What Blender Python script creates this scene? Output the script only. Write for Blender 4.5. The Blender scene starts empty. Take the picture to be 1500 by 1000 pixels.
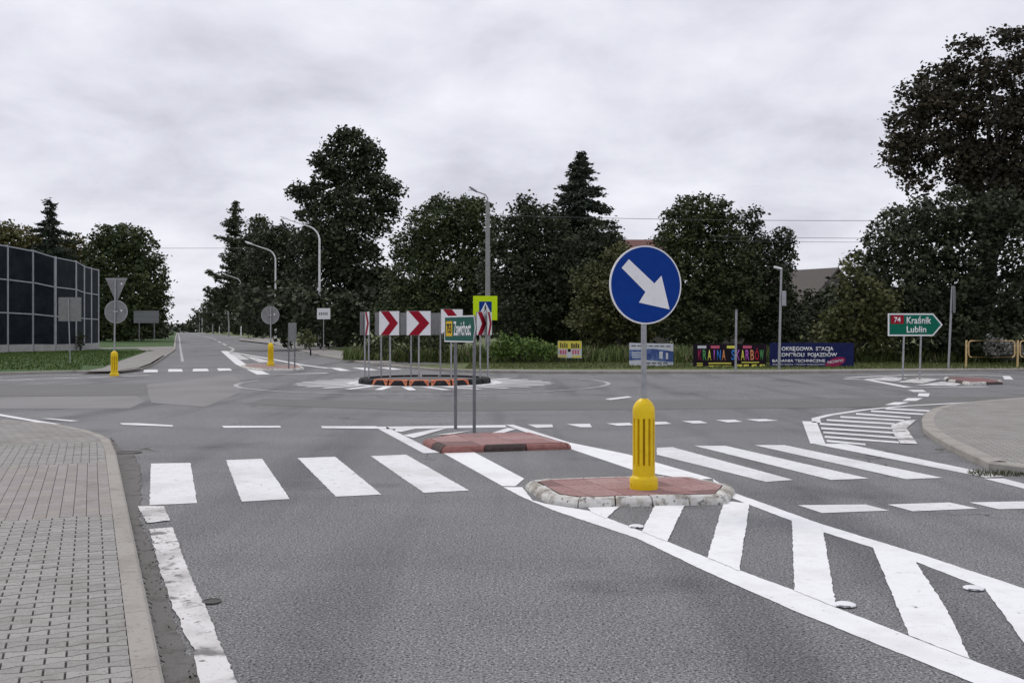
import bpy, bmesh, math, random
import numpy as np
from mathutils import Vector, Matrix
rnd = random.Random(7)
R = math.radians
scene = bpy.context.scene
col = scene.collection

# ------------------------------------------------------------------ camera
F, HZ, CAMH = 1500.0, 484.0, 1.7            # focal length in photo pixels, horizon row, eye height (m)
cd = bpy.data.cameras.new('camera'); cam = bpy.data.objects.new('camera', cd); col.objects.link(cam)
cam.location = (0, 0, CAMH); cam.rotation_euler = (R(90), 0, 0)
cd.sensor_width = 36; cd.lens = F/1500*36; cd.shift_y = -(500-HZ)/1500
cd.clip_start = .05; cd.clip_end = 5000
scene.camera = cam
# ------------------------------------------------------------------ world
SUN_EL, SUN_AZ = 52, -35                    # degrees; azimuth from +Y towards +X
w = bpy.data.worlds.new('World'); scene.world = w; w.use_nodes = True
nt = w.node_tree; nt.nodes.clear(); N = nt.nodes; L = nt.links
def wn(t, **k):
    n = N.new(t)
    for a, b in k.items(): setattr(n, a, b)
    return n
out = wn('ShaderNodeOutputWorld'); bg = wn('ShaderNodeBackground'); bg.inputs['Strength'].default_value = .1
sky = wn('ShaderNodeTexSky'); sky.sky_type = 'NISHITA'; sky.sun_disc = False
sky.sun_elevation = R(SUN_EL); sky.sun_rotation = R(SUN_AZ)
tc = wn('ShaderNodeTexCoord'); sep = wn('ShaderNodeSeparateXYZ'); L.new(tc.outputs['Generated'], sep.inputs[0])
def wmath(op, a, b=None):
    n = wn('ShaderNodeMath', operation=op)
    for i, v in enumerate((a, b)):
        if v is None: continue
        if isinstance(v, (int, float)): n.inputs[i].default_value = v
        else: L.new(v, n.inputs[i])
    return n.outputs[0]
zz = wmath('ADD', wmath('MAXIMUM', sep.outputs[2], 0.0), .30)
cmb = wn('ShaderNodeCombineXYZ'); L.new(wmath('DIVIDE', sep.outputs[0], zz), cmb.inputs[0]); L.new(wmath('DIVIDE', sep.outputs[1], zz), cmb.inputs[1])
n1 = wn('ShaderNodeTexNoise'); L.new(cmb.outputs[0], n1.inputs['Vector']); n1.inputs['Scale'].default_value = 2.5; n1.inputs['Detail'].default_value = 7; n1.inputs['Roughness'].default_value = .55; n1.inputs['Distortion'].default_value = .15
n2 = wn('ShaderNodeTexNoise'); L.new(cmb.outputs[0], n2.inputs['Vector']); n2.inputs['Scale'].default_value = .9; n2.inputs['Detail'].default_value = 3
mixv = wmath('ADD', wmath('MULTIPLY', n1.outputs[0], .68), wmath('MULTIPLY', n2.outputs[0], .32))
rmp = wn('ShaderNodeValToRGB'); L.new(mixv, rmp.inputs[0]); e = rmp.color_ramp.elements
e[0].position = .37; e[0].color = (6.2, 6.22, 7.05, 1); e[1].position = .60; e[1].color = (9.2, 9.22, 9.95, 1)
m_ = e.new(.48); m_.color = (7.75, 7.78, 8.6, 1)
mx = wn('ShaderNodeMix', data_type='RGBA'); mx.inputs['Factor'].default_value = .95
L.new(sky.outputs[0], mx.inputs[6]); L.new(rmp.outputs[0], mx.inputs[7]); L.new(mx.outputs[2], bg.inputs[0]); L.new(bg.outputs[0], out.inputs[0])
# ------------------------------------------------------------------ sun (veiled by cloud)
sd = bpy.data.lights.new('sun', 'SUN'); sd.energy = 1.25; sd.angle = R(14); sd.color = (1, .96, .90)
so = bpy.data.objects.new('sun', sd); col.objects.link(so)
_d = Vector((math.sin(R(SUN_AZ))*math.cos(R(SUN_EL)), math.cos(R(SUN_AZ))*math.cos(R(SUN_EL)), math.sin(R(SUN_EL))))
so.rotation_euler = _d.to_track_quat('Z', 'Y').to_euler()
vs = scene.view_settings; vs.view_transform = 'Standard'; vs.look = 'None'; vs.exposure = 0; vs.gamma = 1
scene.cycles.max_bounces = 5; scene.cycles.diffuse_bounces = 3; scene.cycles.transparent_max_bounces = 4

# ------------------------------------------------------------------ helpers
def gz(y):
    t = min(1, max(0, (y-80)/80)); return .6*t*t*(3-2*t)
def G(u, v, z=0):
    "photo pixel -> ground point (x, y) lying z above the local ground"
    y = (CAMH-z)*F/(v-HZ)
    for _ in range(30): y = .5*y+.5*(CAMH-z-gz(y))*F/(v-HZ)
    return ((u-750)/F*y, y)
def Z(v, y): return CAMH+(HZ-v)*y/F
def X(u, y): return (u-750)/F*y

def mat(name, base=(.5,.5,.5), rough=.7, metal=0, n=None, bump=None, spec=.5, tracks=None, blocks=None):
    """n: list of (scale, colour, lo, hi[, detail]) noise layers mixed over base"""
    m = bpy.data.materials.new(name); m.use_nodes = True; t = m.node_tree
    p = t.nodes['Principled BSDF']; p.inputs['Roughness'].default_value = rough; p.inputs['Metallic'].default_value = metal
    p.inputs['Specular IOR Level'].default_value = spec
    tcn = t.nodes.new('ShaderNodeNewGeometry'); c = None
    rgb = t.nodes.new('ShaderNodeRGB'); rgb.outputs[0].default_value = (*base, 1); c = rgb.outputs[0]
    for lay in (n or []):
        sc, cc, lo, hi = lay[:4]; det = lay[4] if len(lay) > 4 else 4
        nz = t.nodes.new('ShaderNodeTexNoise'); nz.inputs['Scale'].default_value = sc; nz.inputs['Detail'].default_value = det
        nz.inputs['Roughness'].default_value = .6
        t.links.new(tcn.outputs['Position'], nz.inputs['Vector'])
        mr = t.nodes.new('ShaderNodeMapRange'); mr.inputs[1].default_value = lo; mr.inputs[2].default_value = hi
        t.links.new(nz.outputs[0], mr.inputs[0])
        mm = t.nodes.new('ShaderNodeMix'); mm.data_type = 'RGBA'; t.links.new(mr.outputs[0], mm.inputs['Factor'])
        t.links.new(c, mm.inputs[6]); mm.inputs[7].default_value = (*cc, 1); c = mm.outputs[2]
    if tracks:            # polished wheel tracks and drag marks: noise stretched along the direction of travel
        for rot, sx, sy, cc, lo, hi in tracks:
            mp = t.nodes.new('ShaderNodeMapping'); mp.inputs['Rotation'].default_value = (0,0,rot); mp.inputs['Scale'].default_value = (sx,sy,1)
            t.links.new(tcn.outputs['Position'], mp.inputs['Vector'])
            nz = t.nodes.new('ShaderNodeTexNoise'); nz.inputs['Scale'].default_value = 1; nz.inputs['Detail'].default_value = 5; t.links.new(mp.outputs[0], nz.inputs['Vector'])
            mr = t.nodes.new('ShaderNodeMapRange'); mr.inputs[1].default_value = lo; mr.inputs[2].default_value = hi; t.links.new(nz.outputs[0], mr.inputs[0])
            mm = t.nodes.new('ShaderNodeMix'); mm.data_type = 'RGBA'; mm.blend_type = 'MULTIPLY'; t.links.new(mr.outputs[0], mm.inputs['Factor'])
            t.links.new(c, mm.inputs[6]); mm.inputs[7].default_value = (*cc, 1); c = mm.outputs[2]
        vo = t.nodes.new('ShaderNodeTexVoronoi'); vo.feature = 'DISTANCE_TO_EDGE'; vo.inputs['Scale'].default_value = .16      # hairline cracks, few and broken
        nd = t.nodes.new('ShaderNodeTexNoise'); nd.inputs['Scale'].default_value = 1.3; nd.inputs['Detail'].default_value = 6; t.links.new(tcn.outputs['Position'], nd.inputs['Vector'])
        ad = t.nodes.new('ShaderNodeVectorMath'); ad.operation = 'MULTIPLY_ADD'; t.links.new(nd.outputs['Color'], ad.inputs[0]); ad.inputs[1].default_value = (1.6,1.6,0); t.links.new(tcn.outputs['Position'], ad.inputs[2]); t.links.new(ad.outputs[0], vo.inputs['Vector'])
        m1 = t.nodes.new('ShaderNodeMapRange'); m1.inputs[1].default_value = .0; m1.inputs[2].default_value = .0035; m1.inputs[3].default_value = 1; m1.inputs[4].default_value = 0; t.links.new(vo.outputs['Distance'], m1.inputs[0])
        nm = t.nodes.new('ShaderNodeTexNoise'); nm.inputs['Scale'].default_value = .25; t.links.new(tcn.outputs['Position'], nm.inputs['Vector'])
        m2 = t.nodes.new('ShaderNodeMapRange'); m2.inputs[1].default_value = .50; m2.inputs[2].default_value = .56; t.links.new(nm.outputs[0], m2.inputs[0])
        mu = t.nodes.new('ShaderNodeMath'); mu.operation = 'MULTIPLY'; t.links.new(m1.outputs[0], mu.inputs[0]); t.links.new(m2.outputs[0], mu.inputs[1])
        mm = t.nodes.new('ShaderNodeMix'); mm.data_type = 'RGBA'; t.links.new(mu.outputs[0], mm.inputs['Factor']); t.links.new(c, mm.inputs[6]); mm.inputs[7].default_value = (.05,.047,.043,1); c = mm.outputs[2]
    if blocks:
        mp = t.nodes.new('ShaderNodeMapping'); mp.inputs['Rotation'].default_value = (0,0,blocks[0]); t.links.new(tcn.outputs['Position'], mp.inputs['Vector'])
        bt = t.nodes.new('ShaderNodeTexBrick'); bt.inputs['Scale'].default_value = 1; bt.inputs['Brick Width'].default_value = .2; bt.inputs['Row Height'].default_value = .1; bt.inputs['Mortar Size'].default_value = .006; bt.inputs['Mortar Smooth'].default_value = .3
        bt.inputs['Color1'].default_value = (1.06,1.05,1.04,1); bt.inputs['Color2'].default_value = (.88,.88,.88,1); bt.inputs['Mortar'].default_value = (.42,.40,.37,1); t.links.new(mp.outputs[0], bt.inputs['Vector'])
        mm = t.nodes.new('ShaderNodeMix'); mm.data_type = 'RGBA'; mm.blend_type = 'MULTIPLY'; mm.inputs['Factor'].default_value = 1; t.links.new(c, mm.inputs[6]); t.links.new(bt.outputs[0], mm.inputs[7]); c = mm.outputs[2]
    t.links.new(c, p.inputs['Base Color'])
    if bump:
        nz = t.nodes.new('ShaderNodeTexNoise'); nz.inputs['Scale'].default_value = bump[0]; nz.inputs['Detail'].default_value = 3
        t.links.new(tcn.outputs['Position'], nz.inputs['Vector'])
        b = t.nodes.new('ShaderNodeBump'); b.inputs['Strength'].default_value = bump[1]; b.inputs['Distance'].default_value = bump[2]
        t.links.new(nz.outputs[0], b.inputs['Height']); t.links.new(b.outputs[0], p.inputs['Normal'])
    return m
def colmat(name, rough=.7, spec=.3, noise=None, trans=0):
    "base colour comes from the mesh's own 'col' attribute (random per leaf clump / per slab), with noise"
    m = bpy.data.materials.new(name); m.use_nodes = True; t = m.node_tree; p = t.nodes['Principled BSDF']
    p.inputs['Roughness'].default_value = rough; p.inputs['Specular IOR Level'].default_value = spec
    a = t.nodes.new('ShaderNodeAttribute'); a.attribute_name = 'col'; c = a.outputs[0]
    if noise:
        g = t.nodes.new('ShaderNodeNewGeometry')
        for sc, lo, hi, cc in noise:
            nz = t.nodes.new('ShaderNodeTexNoise'); nz.inputs['Scale'].default_value = sc; nz.inputs['Detail'].default_value = 4
            t.links.new(g.outputs['Position'], nz.inputs['Vector'])
            mr = t.nodes.new('ShaderNodeMapRange'); mr.inputs[1].default_value = lo; mr.inputs[2].default_value = hi
            t.links.new(nz.outputs[0], mr.inputs[0])
            mm = t.nodes.new('ShaderNodeMix'); mm.data_type = 'RGBA'; t.links.new(mr.outputs[0], mm.inputs['Factor'])
            t.links.new(c, mm.inputs[6]); mm.inputs[7].default_value = (*cc, 1); c = mm.outputs[2]
    t.links.new(c, p.inputs['Base Color'])
    return m

ASPH = [(.35, (.225,.225,.229), .42, .68, 5), (3.5, (.15,.149,.15), .55, .95, 5), (56, (.05,.049,.049), .51, .61, 2), (68, (.46,.46,.457), .565, .665, 2)]
M = {}
TR = [(R(-18), 1.1, .07, (.70,.70,.72), .50, .68), (R(3), .10, .9, (.90,.90,.905), .52, .70), (R(-18), .5, .5, (.72,.72,.72), .60, .70)]
M['asphalt'] = mat('asphalt', (.180,.180,.183), .85, tracks=TR, n=ASPH, bump=(90, .6, .005), spec=.25)
M['asphalt_dark'] = mat('asphalt_dark', (.155,.152,.148), .85, n=[(55,(.06,.06,.06),.52,.7,2),(95,(.22,.22,.225),.55,.72,2),(.5,(.165,.162,.168),.5,.75)], bump=(70,.4,.005), spec=.25)
M['asphalt_pale'] = mat('asphalt_pale', (.225,.22,.217), .85, n=[(55,(.15,.15,.15),.54,.72,2),(95,(.31,.30,.32),.55,.72,2),(.4,(.185,.18,.175),.45,.7)], bump=(70,.4,.005), spec=.25)
M['gutter'] = mat('gutter_dirt', (.150,.143,.137), .9, n=[(6,(.075,.067,.06),.5,.72),(60,(.2,.19,.18),.55,.75,2),(1.2,(.16,.155,.15),.45,.8)], bump=(40,.6,.008), spec=.2)
M['paint'] = mat('road_paint', (.74,.74,.75), .7, n=[(1.1,(.58,.575,.565),.48,.72,6),(7,(.60,.60,.60),.5,.75,6),(45,(.40,.40,.40),.60,.72,5),(11,(.22,.22,.22),.63,.70,10)], bump=(60,.3,.003), spec=.3)
M['paint_new'] = mat('fresh_road_paint', (.83,.83,.84), .65, n=[(1.3,(.68,.675,.66),.50,.75,6),(8,(.72,.72,.72),.5,.75,6),(48,(.42,.42,.42),.63,.74,5),(16,(.22,.22,.22),.67,.72,10)], bump=(60,.3,.003), spec=.3)
M['paint_worn'] = mat('worn_road_paint', (.68,.67,.66), .8, n=[(1.6,(.45,.44,.43),.44,.62,6),(3.6,(.19,.185,.18),.54,.61,9),(14,(.2,.195,.19),.60,.66,8),(30,(.34,.33,.33),.58,.72,6)], bump=(60,.4,.004), spec=.25)
M['paint_faint'] = mat('faint_road_paint', (.48,.475,.48), .8, n=[(3,(.24,.235,.25),.45,.65,6),(12,(.17,.165,.17),.55,.65,8)], spec=.25)
M['concrete'] = mat('kerb_concrete', (.355,.335,.305), .9, n=[(2.5,(.27,.25,.225),.45,.7),(25,(.20,.185,.165),.56,.72,5),(90,(.4,.38,.36),.56,.72,2)], bump=(80,.4,.003), spec=.2)
M['kerb_white'] = mat('whitewashed_kerb', (.62,.61,.58), .85, n=[(6,(.36,.33,.28),.47,.62,6),(18,(.16,.15,.13),.56,.66,8)], bump=(35,.6,.006), spec=.2)
M['joint'] = mat('joint_sand', (.035,.032,.03), .95, n=[(8,(.08,.075,.065),.5,.75)])
M['brick'] = colmat('paving_brick', .9, .2, [(60,.56,.74,(.17,.155,.145)),(4,.56,.8,(.22,.2,.185)),(130,.56,.72,(.42,.40,.37))])
M['slab_red'] = colmat('red_paving', .85, .25, [(30,.54,.72,(.17,.10,.09)),(80,.56,.74,(.42,.30,.28)),(5,.58,.8,(.2,.16,.15))])
M['pave'] = mat('grey_paving', (.32,.308,.296), .9, blocks=(R(14),), n=[(1.2,(.265,.248,.232),.45,.7),(30,(.2,.185,.175),.52,.7,4),(90,(.36,.34,.32),.56,.72,2)], bump=(50,.5,.004), spec=.2)
M['turf_green'] = mat('lush_turf', (.04,.095,.016), .95, n=[(.7,(.055,.11,.025),.42,.62),(8,(.025,.06,.01),.48,.68),(40,(.08,.12,.04),.55,.72)], bump=(30,1,.04))
M['soil'] = mat('soil', (.06,.065,.03), .95, n=[(.8,(.05,.075,.022),.4,.6),(9,(.09,.08,.05),.5,.7)])
M['turf'] = mat('turf', (.10,.145,.038), .95, n=[(.7,(.15,.155,.062),.42,.62),(8,(.035,.055,.015),.48,.68),(40,(.10,.115,.05),.55,.72)], bump=(30,1,.04))
M['grass'] = colmat('grass_blades', .8, .2); M['leaf'] = colmat('leaves', .65, .25)
M['bark'] = mat('bark', (.038,.033,.029), .9, n=[(12,(.022,.02,.018),.45,.6),(3,(.06,.054,.047),.5,.75)], bump=(20,.8,.03))
M['galv'] = mat('galvanised_steel', (.36,.37,.385), .5, .55, n=[(9,(.26,.265,.28),.45,.7),(60,(.42,.43,.44),.55,.7)])
M['galv_dark'] = mat('weathered_steel', (.19,.195,.205), .55, .4, n=[(9,(.13,.135,.145),.45,.7)])
M['backplate'] = mat('sign_back', (.235,.235,.235), .6, .25, n=[(6,(.19,.19,.19),.45,.65)])
M['lamp_white'] = mat('lamp_column_paint', (.78,.78,.79), .5, .2, n=[(5,(.5,.5,.5),.5,.7)])
M['pole_conc'] = mat('pole_concrete', (.30,.30,.295), .9, n=[(6,(.22,.22,.215),.45,.7),(40,(.36,.36,.35),.55,.7)])
M['dark'] = mat('dark_plastic', (.022,.022,.025), .5)
M['slot_shade'] = mat('painted_slot_shade', (.30,.17,.01), .6)  # brown-yellow stands in for the shade inside the bollard recesses
M['yellow'] = mat('yellow_plastic', (.82,.57,.012), .38, n=[(8,(.72,.47,.012),.5,.75),(3,(.66,.43,.02),.5,.72,6),(40,(.34,.22,.03),.63,.74,6)])
M['rail_yellow'] = mat('railing_yellow', (.58,.40,.17), .55, n=[(10,(.68,.56,.36),.5,.7),(30,(.3,.15,.07),.66,.76)])
M['sign_white'] = mat('sign_white', (.80,.80,.82), .35, n=[(12,(.70,.70,.71),.5,.8)])
M['sign_blue'] = mat('sign_blue', (.001,.036,.24), .35, n=[(9,(.002,.042,.265),.45,.7),(40,(.01,.03,.2),.66,.78)])
M['sign_red'] = mat('sign_red', (.30,.007,.022), .4, n=[(12,(.24,.008,.02),.5,.75)])
M['sign_green'] = mat('sign_green', (.003,.135,.085), .4, n=[(10,(.004,.115,.07),.5,.75)])
M['sign_green_faded'] = mat('sign_green_dusty', (.012,.10,.075), .45, n=[(10,(.02,.12,.09),.5,.75)])
M['amber'] = mat('sign_amber', (.72,.46,.02), .4, n=[(30,(.5,.3,.02),.55,.8)])
M['fluo'] = mat('sign_fluorescent', (.62,.85,.01), .4, n=[(9,(.56,.78,.01),.5,.7)])
M['black'] = mat('sign_black', (.012,.012,.014), .5)
M['navy'] = mat('banner_navy', (.012,.016,.085), .5, n=[(3,(.016,.022,.095),.4,.65)])
M['banner_black'] = mat('banner_black', (.010,.008,.012), .5, n=[(3,(.02,.008,.02),.4,.65)])
M['banner_yellow'] = mat('banner_yellow', (.72,.62,.10), .55, n=[(6,(.6,.5,.1),.5,.7)])
M['banner_white'] = mat('banner_white', (.62,.64,.68), .55, n=[(3,(.54,.56,.62),.45,.7)])
M['banner_blue'] = mat('banner_blue', (.06,.10,.28), .55, n=[(2.2,(.16,.25,.45),.45,.62),(5,(.03,.04,.18),.55,.7)])
M['pink'] = mat('banner_pink', (.60,.12,.20), .55); M['magenta'] = mat('banner_magenta', (.32,.02,.09), .5)
M['lgreen'] = mat('banner_green', (.10,.35,.12), .5); M['lyellow'] = mat('banner_lettering_yellow', (.75,.7,.12), .5)
M['lblue'] = mat('banner_lettering_blue', (.04,.2,.6), .5); M['lpurple'] = mat('banner_lettering_purple', (.48,.12,.55), .5)
M['lorange'] = mat('banner_lettering_orange', (.7,.28,.14), .5); M['lred'] = mat('banner_lettering_red', (.5,.02,.04), .5)
M['rubber'] = mat('black_rubber', (.022,.022,.024), .7, n=[(15,(.05,.05,.05),.5,.7)])
M['orange'] = mat('orange_block', (.60,.22,.11), .7, n=[(9,(.48,.13,.08),.45,.7),(30,(.15,.07,.05),.6,.75)])
M['panel'] = mat('barrier_panel', (.008,.013,.018), .7, n=[(1.2,(.018,.024,.030),.4,.65)], spec=.1)
M['barrier_steel'] = mat('barrier_steel', (.36,.38,.41), .6, n=[(4,(.24,.25,.28),.5,.7)])
M['plinth'] = mat('plinth_concrete', (.42,.42,.41), .9, n=[(2,(.33,.33,.32),.45,.7)])
M['wall'] = mat('house_render', (.14,.13,.115), .9, n=[(1.5,(.10,.095,.085),.45,.7)])
M['roof_grey'] = mat('roof_sheet', (.085,.072,.062), .8, n=[(3,(.07,.065,.06),.45,.7)])
M['roof_red'] = mat('roof_tile_red', (.13,.045,.038), .8, n=[(3,(.09,.035,.03),.45,.7)])
M['glass'] = mat('window_glass', (.02,.025,.03), .1)
M['wire'] = mat('cable', (.08,.08,.085), .6)
M['iron'] = mat('cast_iron', (.055,.052,.05), .7, .3, n=[(30,(.03,.028,.026),.5,.7)])

for k_ in ('sign_white','sign_blue','sign_red','sign_green','sign_green_faded','amber','fluo','black','navy','banner_black','banner_yellow','banner_white','banner_blue','pink','magenta','lgreen','lyellow','lblue','lpurple','lorange','lred','yellow','orange','rubber','slot_shade'):
    M[k_].node_tree.nodes['Principled BSDF'].inputs['Specular IOR Level'].default_value = .12 if k_ != 'yellow' else .25
class MB:
    def __init__(s): s.v = []; s.f = []
    def add(s, v, f):
        o = len(s.v); s.v += [tuple(p) for p in v]; s.f += [tuple(i+o for i in q) for q in f]; return s
    def box(s, x0, x1, y0, y1, z0, z1):
        return s.add([(x0,y0,z0),(x1,y0,z0),(x1,y1,z0),(x0,y1,z0),(x0,y0,z1),(x1,y0,z1),(x1,y1,z1),(x0,y1,z1)],
                     [(0,3,2,1),(4,5,6,7),(0,1,5,4),(1,2,6,5),(2,3,7,6),(3,0,4,7)])
    def prism(s, pts, y0, y1):
        "outline pts (x,z), extruded from y0 to y1 (y0 nearer the viewer)"
        n = len(pts)
        return s.add([(x,y0,z) for x,z in pts]+[(x,y1,z) for x,z in pts],
                     [tuple(range(n)), tuple(range(2*n-1,n-1,-1))]+[(i,n+i,n+(i+1)%n,(i+1)%n) for i in range(n)])
    def slab(s, pts, z0, z1):
        n = len(pts)
        return s.add([(x,y,z0) for x,y in pts]+[(x,y,z1) for x,y in pts],
                     [tuple(range(n-1,-1,-1)), tuple(range(n,2*n))]+[(i,(i+1)%n,n+(i+1)%n,n+i) for i in range(n)])
    def tube(s, pts, r, n=12, cap=True):
        pts = [Vector(p) for p in pts]; rs = r if isinstance(r, (list, tuple)) else [r]*len(pts)
        o = len(s.v); ref = None
        for i, p in enumerate(pts):
            d = (pts[min(i+1,len(pts)-1)]-pts[max(i-1,0)]).normalized()
            if ref is None: ref = Vector((1,0,0)) if abs(d.x) < .9 else Vector((0,1,0))
            a = d.cross(ref).normalized(); b = d.cross(a).normalized(); ref = -b if False else ref
            for k in range(n):
                t = 2*math.pi*k/n; s.v.append(tuple(p+a*math.cos(t)*rs[i]+b*math.sin(t)*rs[i]))
        for i in range(len(pts)-1):
            for k in range(n):
                s.f.append((o+i*n+k, o+i*n+(k+1)%n, o+(i+1)*n+(k+1)%n, o+(i+1)*n+k))
        if cap: s.f.append(tuple(o+k for k in range(n-1,-1,-1))); s.f.append(tuple(o+(len(pts)-1)*n+k for k in range(n)))
        return s
    def lathe(s, prof, n=48, flute=None):
        o = len(s.v)
        for (r, z) in prof:
            for k in range(n):
                t = 2*math.pi*k/n; rr = flute(t, z, r) if flute else r
                s.v.append((rr*math.cos(t), rr*math.sin(t), z))
        for i in range(len(prof)-1):
            for k in range(n): s.f.append((o+i*n+k, o+i*n+(k+1)%n, o+(i+1)*n+(k+1)%n, o+(i+1)*n+k))
        s.f.append(tuple(o+k for k in range(n-1,-1,-1))); s.f.append(tuple(o+(len(prof)-1)*n+k for k in range(n)))
        return s
    def build(s, name, m, parent=None, smooth=False, bevel=0):
        me = bpy.data.meshes.new(name); me.from_pydata(s.v, [], s.f)
        bm = bmesh.new(); bm.from_mesh(me); bmesh.ops.recalc_face_normals(bm, faces=bm.faces); bm.to_mesh(me); bm.free()
        me.materials.append(M[m] if isinstance(m, str) else m)
        if smooth: me.shade_smooth()
        o = bpy.data.objects.new(name, me); col.objects.link(o)
        if smooth:
            es = o.modifiers.new('edges', 'EDGE_SPLIT'); es.split_angle = R(40)
        if bevel:
            b = o.modifiers.new('bevel', 'BEVEL'); b.width = bevel; b.segments = 2; b.limit_method = 'ANGLE'
        if parent: o.parent = parent
        return o
def tag(o, label=None, cat=None, group=None, kind=None):
    if label: o['label'] = label
    if cat: o['category'] = cat
    if group: o['group'] = group
    if kind: o['kind'] = kind
    return o
def empty(name, loc, rz, label, cat, group=None):
    o = bpy.data.objects.new(name, None); col.objects.link(o); o.empty_display_size = .3
    o.location = loc; o.rotation_euler = (0, 0, rz); return tag(o, label, cat, group)
def copy_tree(o, parent=None):
    c = o.copy(); col.objects.link(c); c.parent = parent
    for ch in list(o.children): copy_tree(ch, c)
    return c
YS = [82,88,94,100,106,112,118,124,130,136,142,148,154,160,200,300,450]
def sheet(name, polys, z, m, parent=None, label=None, cat='road marking', kind='structure'):
    "flat polygons (world x,y) laid z above the local ground, cut where the ground bends"
    bm = bmesh.new()
    for p in polys:
        vs_ = [bm.verts.new((x, y, 0)) for x, y in p]
        try: bm.faces.new(vs_)
        except ValueError: pass
    ys = [v.co.y for v in bm.verts]
    for Y in YS:
        if min(ys) < Y < max(ys):
            bmesh.ops.bisect_plane(bm, geom=bm.verts[:]+bm.edges[:]+bm.faces[:], plane_co=(0,Y,0), plane_no=(0,1,0))
    bmesh.ops.triangulate(bm, faces=bm.faces)
    for v in bm.verts: v.co.z = gz(v.co.y)+z
    bmesh.ops.recalc_face_normals(bm, faces=bm.faces)
    for f in bm.faces:
        if f.normal.z < 0: f.normal_flip()
    me = bpy.data.meshes.new(name); bm.to_mesh(me); bm.free(); me.materials.append(M[m])
    o = bpy.data.objects.new(name, me); col.objects.link(o)
    if parent: o.parent = parent
    else: tag(o, label, cat, None, kind)
    return o
def jag(pl, a):
    r = []
    for p, q in zip(pl, pl[1:]+pl[:1]):
        n = min(160, max(1, int(math.dist(p, q)/.05))); r.append(p)
        for k in range(1, n):
            t = k/n; r.append((p[0]+(q[0]-p[0])*t+rnd.uniform(-a,a), p[1]+(q[1]-p[1])*t+rnd.uniform(-a,a)))
    return r
def jpx(q, a=.005):
    return jag(px(*q), a)
def px(*uv, z=0): return [G(u, v, z) for u, v in uv]
def offset(pl, d):
    "offset a polyline to its left by d"
    r = []
    for i, p in enumerate(pl):
        a = pl[max(0,i-1)]; b = pl[min(len(pl)-1,i+1)]
        t = Vector((b[0]-a[0], b[1]-a[1])).normalized(); r.append((p[0]-t.y*d, p[1]+t.x*d))
    return r
def resample(pl, step):
    r = [pl[0]]
    for a, b in zip(pl, pl[1:]):
        n = max(1, int(math.dist(a, b)/step))
        r += [(a[0]+(b[0]-a[0])*k/n, a[1]+(b[1]-a[1])*k/n) for k in range(1, n+1)]
    return r
def strip(pl, w, closed=False):
    a = offset(pl, w/2); b = offset(pl, -w/2)
    return [[a[i], a[i+1], b[i+1], b[i]] for i in range(len(pl)-1)]
def kerb(name, pl, m='concrete', wd=.15, h=.12, stone=1.0, parent=None, label=None, gap=.006, hfun=None):
    "row of kerbstones; pl is the road-side edge, stones lie to its left"
    pl = resample(pl, stone); b = MB()
    for i in range(len(pl)-1):
        a, c = Vector(pl[i]), Vector(pl[i+1]); t = (c-a).normalized(); a = a+t*gap/2; c = c-t*gap/2
        n = Vector((-t.y, t.x))
        h0 = hfun(a) if hfun else h; h1 = hfun(c) if hfun else h
        prof = lambda hh: [(0,-.1),(0,hh-.02),(.018,hh-.002),(.03,hh),(wd,hh),(wd,-.1)]
        vs_ = []
        for q, hh in ((a,h0),(c,h1)):
            g = gz(q.y)
            vs_ += [(q.x+n.x*o_, q.y+n.y*o_, g+z_) for o_, z_ in prof(hh)]
        k = 6
        b.add(vs_, [tuple(range(k-1,-1,-1)), tuple(range(k,2*k))]+[(j,(j+1)%k,k+(j+1)%k,k+j) for j in range(k)])
    o = b.build(name, m, parent)
    if not parent: tag(o, label, 'kerb', None, 'structure')
    return o
def setcol(o, cols, domain='FACE'):
    me = o.data; a = me.color_attributes.new('col', 'FLOAT_COLOR', 'CORNER')
    arr = np.ones((len(me.loops), 4), dtype=np.float32)
    for p in me.polygons:
        arr[p.loop_start:p.loop_start+p.loop_total, :3] = cols[p.index]
    a.data.foreach_set('color', arr.ravel())
def lettering(txt, box, y, m, parent, name='lettering', bold=.0, thick=.002, slant=0):
    x0, z0, x1, z1 = box
    cu = bpy.data.curves.new('t', 'FONT'); cu.body = txt; cu.size = 1; cu.offset = bold; cu.resolution_u = 3; cu.extrude = 0
    to = bpy.data.objects.new('t', cu); col.objects.link(to)
    dg = bpy.context.evaluated_depsgraph_get(); me = bpy.data.meshes.new_from_object(to.evaluated_get(dg))
    bpy.data.objects.remove(to); bpy.data.curves.remove(cu)
    co = np.zeros(len(me.vertices)*3); me.vertices.foreach_get('co', co); co = co.reshape(-1, 3)
    mn, mxx = co.min(0), co.max(0); nc = np.zeros_like(co)
    nc[:,0] = x0+(co[:,0]-mn[0])/(mxx[0]-mn[0])*(x1-x0); nc[:,2] = z0+(co[:,1]-mn[1])/(mxx[1]-mn[1])*(z1-z0); nc[:,1] = y
    nc[:,2] += slant*(nc[:,0]-x0)
    me.vertices.foreach_set('co', nc.ravel()); me.update(); me.name = name
    me.materials.clear(); me.materials.append(M[m])
    o = bpy.data.objects.new(name, me); col.objects.link(o); o.parent = parent
    sol = o.modifiers.new('thickness', 'SOLIDIFY'); sol.thickness = thick; sol.offset = 0
    return o

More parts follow.
